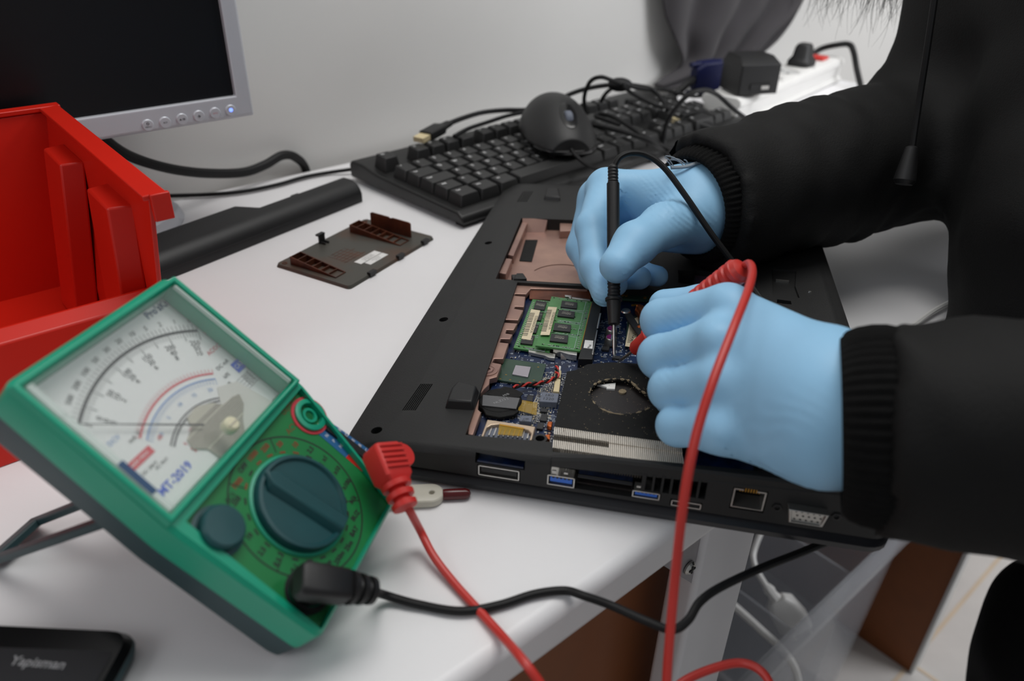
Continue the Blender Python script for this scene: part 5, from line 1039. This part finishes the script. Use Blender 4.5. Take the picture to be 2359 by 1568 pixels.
for y, r in rows:
    x = 0
    for w_, t in r: keys.append((x, y, w_, t)); x += w_
yf = .0105+5*U+.010
keys.append((0, yf, 1, 'Esc'))
for g in range(3):
    for k in range(4): keys.append((2+g*4.5+k, yf, 1, 'F%d' % (g*4+k+1)))
for k in range(3): keys.append((15.3+k, yf, 1, ['Prt', 'Scr', 'Pse'][k]))
for k in range(3): keys.append((15.3+k, .0105+4*U, 1, ['Ins', 'Hm', 'PgU'][k])); keys.append((15.3+k, .0105+3*U, 1, ['Del', 'End', 'PgD'][k])); keys.append((15.3+k, .0105, 1, '<v>'[k]))
keys.append((16.3, .0105+U, 1, '^'))
for j in range(5):
    for k in range(3):
        if j == 0 and k == 1: continue
        keys.append((18.6+k, .0105+j*U, 2 if (j == 0 and k == 0) else 1, ['0', '', '.', '1', '2', '3', '4', '5', '6', '7', '8', '9', 'Nm', '/', '*'][j*3+k]))
for j in range(3): keys.append((21.6, .0105+(2*j if j < 2 else 4)*U, 1, ['E', '+', '-'][j]))
print('keys', len(keys))
keys.sort(key=lambda k: (.5*k[0]*U)**2+(k[1])**2)
def key_into(bk, bm, k):
    x, y, w_, t = k; x0 = X0+x*U; x1 = x0+w_*U-.0012; y0 = y; y1 = y+U-.0012; zb = .0125+(y)*.03; h = .0105+(.003 if y > yf-.001 else 0); zt_ = zb+h
    lo = [(x0, y0), (x1, y0), (x1, y1), (x0, y1)]; hi = [(x0+.0022, y0+.0020), (x1-.0022, y0+.0020), (x1-.0022, y1-.0014), (x0+.0022, y1-.0014)]
    bk.loft([[(*p, zb) for p in lo], [(*p, zb+.002) for p in lo], [(p[0], p[1], zt_+(.0012 if i > 1 else 0)) for i, p in enumerate(hi)]], 'key')
    if t: bm.text(t, .0048 if len(t) < 2 else .0028, 'legend', T_((x0+.0050+.0004*len(t), y0+.0112, zt_+.0012)) @ RX(math.atan2(.0012, .0134)), .00012)
for k in keys[:100]:
    bk, bm = B(), B(); key_into(bk, bm, k); o = bk.build('key', kb, bevel=.0007)
    if bm.v: z = bm.build('key_legend', kb); z.parent = o
bk, bm = B(), B()
for k in keys[100:]: key_into(bk, bm, k)
if bk.v: o = bk.build('key', kb, bevel=.0007); o['kind'] = 'stuff'; z = bm.build('key_legend', kb); z.parent = o

# ================================================================== mouse lying on the keyboard
MZ = .0285
MO = T_((.040, .752, MZ)) @ RZ(.20) @ Matrix.Scale(1.08, 4) 
ms = thing('mouse', 'black computer mouse with a scroll wheel lying on the keyboard keys', 'mouse', MO)
s = SDF((-.036, -.062, -.003), (.036, .066, .045), .0011)
d = s.ell((0, .010, -.002), (.033, .056, .040)); d = s.smin(d, s.ell((0, -.018, -.004), (.030, .040, .026)), .012)
s.F = np.maximum(d, -s.Z+.004); s.F = np.maximum(s.F, (-s.Y-.050))
s.F = s.smin(s.F, 9+0*s.F, 0)
for sg in (-1, 1):   # pinched flanks
    s.F = np.maximum(s.F, -(np.sqrt((s.X-sg*.066)**2+((s.Y-.006)*.45)**2+((s.Z-.008)*1.0)**2)-.0345))
_i, _j = int((.002+.036)/.0011), int((-.026+.062)/.0011); WZ = float(s.Z[0, 0, :][s.F[_i, _j, :] < 0].max())
mb = s.build('shell', 'black', None); mb.parent = ms; mb.matrix_parent_inverse = Matrix.Identity(4)
b = B(); b.prism(rrect(-.027, .027, -.050, .048, .02), .0, .0046, 'blackgloss', top=rrect(-.0285, .0285, -.0515, .052, .02)); b.build('base', ms, bevel=.0012)
b = B(T_((.002, -.026, WZ-.0006)) @ RX(.42)); b.lathe([(.0001, -.004), (.0088, -.004), (.0096, -.0030), (.0096, .0006), (.0080, .0016), (.0001, .0012)], 'blackgloss', Matrix.Diagonal((.80, 1.75, .6, 1)), 28); b.build('wheel_well', ms)
b = B(T_((.002, -.026, WZ-.0044)) @ RY(PI/2)); b.lathe([(.0066, -.0032), (.0078, -.0020), (.0078, .0020), (.0066, .0032)], 'inductor', n=28); b.build('scroll_wheel', ms)
b = B(); b.tube(crom([(0, -.050, .006), (.003, -.058, .002), (.012, -.066, -.004), (.036, -.072, -.012), (.068, -.070, -.022)], 6), .0017, 'cable', 8); b.build('cable', ms)

# ================================================================== the person repairing the laptop
PX = thing('person', 'person in a black padded jacket and blue gloves holding two probes on the laptop', 'person', T_((.56, .40, -.74)))
ELB_L, ELB_R = (.335, .150, .112), (.398, .630, .086)
SH_L, SH_R = (.50, .28, .37), (.50, .61, .38)
def V(*p): return np.array(p, float)

# ---- near (left) glove: a loose fist with the back of the hand towards the camera
s = SDF((-.0, .16, .015), (.24, .42, .16), .0011)
def finger(pts, rs, k=.004): return s.chain(pts, rs, k)
AXL = Vector((1, -.33, .24)).normalized()
idx = finger([(0.0961,0.3037,0.0846), (0.0726,0.3225,0.0674), (0.0789,0.3374,0.0496), (0.0865,0.3406,0.0434)], [.0112, .0100, .0086, .0080])
mid = finger([(0.0891,0.2846,0.0782), (0.0692,0.3006,0.0603), (0.0764,0.3156,0.0444), (0.0842,0.3196,0.0394)], [.0114, .0100, .0088, .0080])
rng_ = finger([(0.0874,0.2673,0.069), (0.0719,0.2838,0.0537), (0.0776,0.2983,0.039), (0.0848,0.3028,0.0349)], [.0108, .0094, .0084, .0076])
pky = finger([(0.0865,0.2535,0.0559), (0.0735,0.269,0.0447), (0.0762,0.274,0.0395), (0.0826,0.2777,0.0379)], [.0100, .0086, .0076, .0070])
s.F = idx
s.join(mid, .0007); s.join(rng_, .0007); s.join(pky, .0007)
# back of the hand
palm = s.cap((0.0977,0.3034,0.0842), (0.1221,0.2549,0.0871), .0110, .0150)
for a, bq, ra, rb in (((0.0913,0.2853,0.0774), (0.1191,0.2434,0.0836), .0112, .0170), ((0.0895,0.2681,0.0684), (0.1177,0.2346,0.0767), .0108, .0180), ((0.0876,0.2546,0.0558), (0.1179,0.2301,0.0693), .0102, .0150), ((0.0983,0.2665,0.0521), (0.1211,0.2371,0.0654), .016, .0170), ((0.1041,0.3018,0.0681), (0.1263,0.2583,0.0734), .013, .0180)):
    palm = s.smin(palm, s.cap(a, bq, ra, rb), .010)
s.join(palm, .0055)
s.join(s.cap((0.1238,0.236,0.0809), tuple(np.array((0.1316,0.2265,0.0808))+.02*np.array(AXL)), .0240, .0240), .018)
th = finger([(0.1258,0.2794,0.0736), (0.1152,0.3188,0.069), (0.0966,0.3423,0.0654), (0.0792,0.3509,0.0603)], [.0150, .0118, .0104, .0086]); s.join(th, .004)
for c, r in (((0.0951,0.297,0.0909), .004), ((0.086,0.2771,0.0852), .005), ((0.0862,0.2592,0.0749), .005), ((0.0853,0.245,0.0592), .005)):
    s.join(s.ell(c, (r, r, r)), .009)
s.ripple((0.0913,0.2373,0.0523), .016, (.9, -.1, .35), .0052, .0005, bend=(0, 0, 1)); s.ripple((0.1096,0.2221,0.0657), .020, (1, .2, .5), .009, .0005, bend=(0, 1, 0))
s.ripple((0.0759,0.3046,0.0726), .010, (.5, .2, .8), .006, .0004); s.ripple((0.0753,0.2826,0.0633), .009, (.5, .2, .8), .006, .0004)
gl = s.build('glove', 'glove', PX, relax=1); gl['label'] = 'near glove closed in a fist round the red probe'

# ---- far (right) glove: pen grip on the black probe
s = SDF((.02, .35, .02), (.20, .62, .165), .0010)
idx = finger([(0.0579,0.471,0.081), (0.0466,0.432,0.0687), (0.0478,0.4052,0.0555), (0.0525,0.388,0.0472)], [.0110, .0095, .0088, .0078])
mid = finger([(0.0526,0.4787,0.0707), (0.0441,0.4598,0.0433), (0.0506,0.4341,0.0356), (0.062,0.4154,0.0393)], [.0108, .0096, .0084, .0074])
rng_ = finger([(0.0632,0.4891,0.0685), (0.0576,0.4655,0.041), (0.0662,0.4342,0.0357), (0.0778,0.4239,0.0399)], [.0108, .0092, .0082, .0072])
pky = finger([(0.0761,0.4954,0.0634), (0.0742,0.4712,0.0389), (0.08,0.4409,0.0352), (0.0903,0.4318,0.0375)], [.0100, .0086, .0076, .0066])
thm = finger([(0.1095,0.4446,0.0722), (0.0884,0.4257,0.0738), (0.0686,0.4023,0.0719), (0.0571,0.3845,0.0665)], [.0158, .0127, .0118, .0098], .006)
s.F = mid; s.join(rng_, .0012); s.join(pky, .0012); s.join(idx, .0008)
palm = s.cap((0.0579,0.471,0.081), (0.1188,0.4637,0.0806), .0112, .0142)
for a, bq, ra, rb in (((0.0526,0.4783,0.0699), (0.1209,0.4679,0.0721), .0108, .0156), ((0.0633,0.4876,0.0661), (0.1237,0.4697,0.0655), .0108, .0156), ((0.0777,0.4931,0.0597), (0.1246,0.4696,0.0595), .0110, .0156), ((0.0935,0.4567,0.0536), (0.1222,0.4581,0.0597), .0096, .0146), ((0.0917,0.4609,0.074), (0.1193,0.4598,0.0722), .015, .0185)):
    palm = s.smin(palm, s.cap(a, bq, ra, rb), .010)
s.join(palm, .005); s.join(thm, .0045)
s.join(s.cap((0.1138,0.4603,0.0731), (0.1499,0.4913,0.0663), .0262, .0250), .012)
s.ripple((0.0914,0.432,0.0824), .030, (1, .1, .45), .0085, .0004, bend=(0, 0, 1)); s.ripple((0.1003,0.4302,0.0523), .016, (1, .1, .6), .0085, .0003, bend=(0, 1, 1))
s.ripple((0.0619,0.3815,0.0606), .012, (.5, 0, .9), .0055, .0005, bend=(1, 0, 0)); s.ripple((0.052,0.3857,0.0445), .009, (.1, 0, 1), .0050, .0005); s.ripple((0.0905,0.4449,0.0282), .010, (1, 0, .2), .005, .0003)
s.ripple((0.0682,0.4511,0.0772), .014, (.3, 0, 1), .0050, .0005, bend=(1, 0, 0))
gr = s.build('glove', 'glove', PX, relax=1); gr['label'] = 'far glove holding the black probe like a pen'
AXR = (Vector(ELB_R)-Vector((0.1227,0.4644,0.074))).normalized()
def ringr(c, ax, R, r, m, name, ribs=0, amp=0, width=.0, taper=0, n=120, scale=(1, 1)):
    X = zbasis(c, Vector(c)+Vector(ax)); b = B(X); loops = []
    K = 14
    for i in range(n):
        a = 2*PI*i/n; q = amp*math.cos(ribs*a)
        lp_ = []
        for k in range(K):
            t = 2*PI*k/K; rr = R+(r+q)*math.cos(t); z = (width+r)*math.sin(t); rr += taper*z
            lp_.append((rr*math.cos(a)*scale[0], rr*math.sin(a)*scale[1], z))
        loops.append(lp_)
    loops.append(loops[0]); b.loft(loops, m, caps=False); return b.build(name, PX, world=True, angle=80)
rim = ringr((0.1217,0.4608,0.0719), AXR, .0262, .0012, 'glove', 'glove_rim', width=.0012, n=64)
ringr((0.1213,0.465,0.0732), AXR, .0336, .0042, 'knit', 'knit_cuff', 64, .0009, .009, .10, 256)
AXL = Vector((1, -.33, .24)).normalized()
ringr((0.1336,0.2259,0.0797), AXL, .0325, .0040, 'knit', 'knit_cuff', 60, .0008, .0075, .08, 240)
# frayed threads at the far cuff
b = B()
for i in range(6):
    p = Vector((0.096,0.455,0.101)).lerp(Vector((0.1137,0.4644,0.1011)), i/8)+Vector((rg.gauss(0, .001), rg.gauss(0, .001), rg.gauss(0, .001))); q = p+Vector((-.008+rg.gauss(0, .004), 0, .003+abs(rg.gauss(0, .003))))
    b.tube(crom([p, (p+q)/2+Vector((0, 0, .0012)), q], 3), [.0004]*6+[.0002], 'thread', 5)
b.tube(crom([(0.0942,0.4544,0.1), (0.1034,0.4548,0.1007), (0.1109,0.4599,0.1014), (0.1149,0.4622,0.1013)], 4), .0012, 'thread', 6); b.build('frayed_threads', PX, world=True)

# ---- jacket
s = SDF((.10, .05, -.30), (.84, .86, .62), .0050)
def seam_noise(a=1.0):
    return a*(.0022*np.sin(s.X*41+2.2*np.sin(s.Z*23))*np.sin(s.Y*37+s.Z*29)+.0013*np.sin(s.X*93+s.Y*71)*np.sin(s.Z*88-s.X*40))
CUL, CUR = (0.1365,0.2239,0.0803), (0.1177,0.464,0.0735)
arm = s.smin(s.cap(CUL, ELB_L, .0395, .050, True), s.cap(ELB_L, SH_L, .062, .080), .03)
armr = s.smin(s.cap(CUR, ELB_R, .0435, .063, True), s.cap(ELB_R, SH_R, .066, .082), .03)
tor = s.cap((.385, .530, .30), (.360, .462, .076), .090, .076)
tor = s.smin(tor, s.cap((.338, .405, .085), (.332, .392, -.045), .070, .063), .03)
tor = s.smin(tor, s.cap((.50, .34, .30), (.52, .33, -.02), .12, .12), .06)
tor = s.smin(tor, s.cap((.50, .45, .33), (.60, .38, .05), .15, .15), .08)
tor = s.smin(tor, s.cap((.50, .30, .36), (.50, .60, .37), .09, .09), .06)
tor = s.smin(tor, s.cap((.56, .40, .05), (.505, .405, -.18), .12, .100), .05)
hood = s.cap((.415, .50, .40), (.455, .56, .36), .085, .085); hood = s.smin(hood, s.cap((.345, .62, .29), (.37, .60, .20), .052, .050), .03)
hood = s.smin(hood, s.cap((.338, .605, .33), (.347, .590, .108), .066, .063), .03)
s.F = s.smin(s.smin(tor, hood, .04), s.smin(arm, armr, .0), .03)
s.F += seam_noise()
for c, r_, d_, w_, a_ in (((0.18,0.5166,0.0984), .05, (1, .5, .2), .026, .0020), ((0.219,0.5067,0.0434), .06, (1, .5, -.5), .028, .0026), ((0.313,0.6027,0.0862), .05, (.6, .5, .9), .026, .0030), ((0.1627,0.232,0.0918), .05, (1, 0, .3), .026, .0022), ((0.3121,0.5497,-0.0013), .05, (.8, .4, -.6), .02, .002)):
    s.ripple(c, r_, d_, w_, a_, bend=(0, 0, 1), soft=True)
for cu_, el_, r_ in ((CUL, ELB_L, .0290), (CUR, ELB_R, .0335)):
    ax_ = (np.array(el_)-np.array(cu_)); ax_ /= np.linalg.norm(ax_); s.carve(s.cap(tuple(np.array(cu_)-.02*ax_), tuple(np.array(cu_)+.028*ax_), r_, r_))
s.carve(s.ell((.375, .50, .425), (.075, .085, .085)))      # face opening of the hood
s.build('jacket', 'cloth', PX, relax=1)
# ---- body inside the clothes: one continuous figure, bent over the desk
s = SDF((.10, .10, -.76), (.86, .80, .62), .008)
f = s.cap((.62, .36, .12), (.54, .43, .28), .115, .12); f = s.smin(f, s.cap((.50, .31, .36), (.50, .59, .37), .05, .05), .05)
f = s.smin(f, s.cap((.49, .46, .37), (.44, .48, .41), .048, .045), .03)
f = s.smin(f, s.ell((.395, .50, .435), (.092, .070, .085)), .02)
f = s.smin(f, s.ell((.312, .505, .415), (.014, .012, .016)), .01)           # nose
for dy in (-.070, .070): f = s.smin(f, s.ell((.41, .50+dy, .43), (.018, .008, .028)), .006)
for sh, el, wr in ((SH_L, ELB_L, (0.138,0.225,0.0821)), (SH_R, ELB_R, (0.1462,0.4881,0.0668))):
    f = s.smin(f, s.cap(sh, el, .045, .036), .02); f = s.smin(f, s.cap(el, wr, .036, .024), .01)
for hy, kn, an in ((.44, (.486, .422, -.32), (.52, .44, -.685)), (.28, (.56, .24, -.32), (.60, .24, -.685))):
    f = s.smin(f, s.cap((.60, hy, .08), kn, .075, .052), .04); f = s.smin(f, s.cap(kn, an, .050, .034), .02); f = s.smin(f, s.cap((an[0]+.02, an[1], -.715), (an[0]-.16, an[1]+.02, -.722), .026, .018), .02)
s.F = f; s.build('body', 'skin', PX, relax=1)
b = B()
for dy in (-.028, .028):
    b.ball((.3225, .50+dy, .438), .0095, 'white', 10); b.ball((.3155, .50+dy, .436), .0042, 'ink', 8)
b.build('eyes', PX, world=True)
b = B(); b.tube(crom([(.322, .484, .384), (.3175, .5, .383), (.322, .516, .384)], 4), .0028, 'lip', 8); b.build('lips', PX, world=True)
s = SDF((.30, .38, .34), (.52, .62, .56), .006); s.F = s.ell((.405, .50, .445), (.098, .077, .090)); s.F = np.maximum(s.F, -(s.X*1.0+s.Z*-.55-.135)); s.build('hair', 'hair', PX, relax=1)
s = SDF((.30, .10, -.76), (.80, .58, .16), .007)
f = None
for hy, kn, an, r0 in ((.44, (.484, .420, -.30), (.525, .44, -.66), .088), (.28, (.56, .24, -.30), (.60, .24, -.66), .088)):
    c = s.smin(s.cap((.60, hy, .08), kn, r0, .070), s.cap(kn, an, .070, .052), .03); f = c if f is None else s.smin(f, c, .02)
f = s.smin(f, s.cap((.62, .36, .10), (.61, .36, .0), .12, .10), .04); s.F = f+.003*np.sin(s.Z*60+s.X*40)*np.sin(s.Y*50); s.build('trousers', 'trouser', PX, relax=1)
b = B()
for an in ((.52, .44), (.60, .24)):
    b.loft([[(an[0]-.055+x*k, an[1]+.01+y*k2, z) for x, y in rrect(-.14, .11, -.048, .048, .045)] for z, k, k2 in ((-.7385, 1, 1), (-.715, 1.0, 1.02), (-.69, .8, .8), (-.655, .48, .85))], 'blackgloss')
b.build('shoes', PX, world=True, bevel=.004)
# drawstring with its cord end
b = B(); b.tube(crom([(0.2424,0.5146,0.2497), (0.2426,0.4942,0.2064), (0.2434,0.4839,0.1699), (0.2443,0.4767,0.1387), (0.2433,0.4668,0.1128)], 6), .0020, 'cable', 8); b.build('drawstring', PX, world=True)
b = B(zbasis((0.2433,0.4671,0.1132), (0.2405,0.4589,0.0939))); b.lathe([(.0018, 0), (.0038, .001), (.0060, .016), (.0066, .021), (.0050, .0235), (.0001, .024)], 'black', n=20); b.build('cord_end', PX, world=True)
# fur trim of the hood
b = B(); b.tube(crom([(0.2349,0.7586,0.228), (0.2485,0.7208,0.2042), (0.2672,0.6959,0.2016), (0.2859,0.6738,0.2037), (0.302,0.6564,0.2039)], 6), .016, 'fur', 12); b.build('hood_trim', PX, world=True)
b = B(); tops = [Vector(p) for p in crom([(0.2393,0.7338,0.2064), (0.2541,0.7162,0.1965), (0.2709,0.6923,0.1957), (0.2894,0.6703,0.198), (0.3014,0.6593,0.1992)], 8)]
dens = [(1895, .035), (1950, .012)]
for i in range(230):
    t = rg.random()*(len(tops)-1.001); k = int(t); p = tops[k].lerp(tops[k+1], t-k)+Vector((rg.gauss(0, .004), rg.gauss(0, .006), rg.gauss(0, .002)))
    ln = .022+.022*rg.random()+(.018*max(0, math.sin(t*.9+1.2))**6)+.008*rg.random()**3; lean = Vector((rg.gauss(0, .004), rg.gauss(0, .004), 0)); cu_ = Vector((rg.gauss(0, .003), rg.gauss(0, .003), 0))
    q = [p+Vector((0, 0, .004)), p+lean*.4+cu_*.5-Vector((0, 0, ln*.4)), p+lean+cu_-Vector((0, 0, ln*.75)), p+lean*1.8+cu_*.6-Vector((0, 0, ln))]
    b.tube(crom(q, 3), [.00022*(1-.8*j/9) for j in range(10)], 'fur', 4)
o = b.build('hood_fur', PX, world=True); o['kind'] = 'stuff'
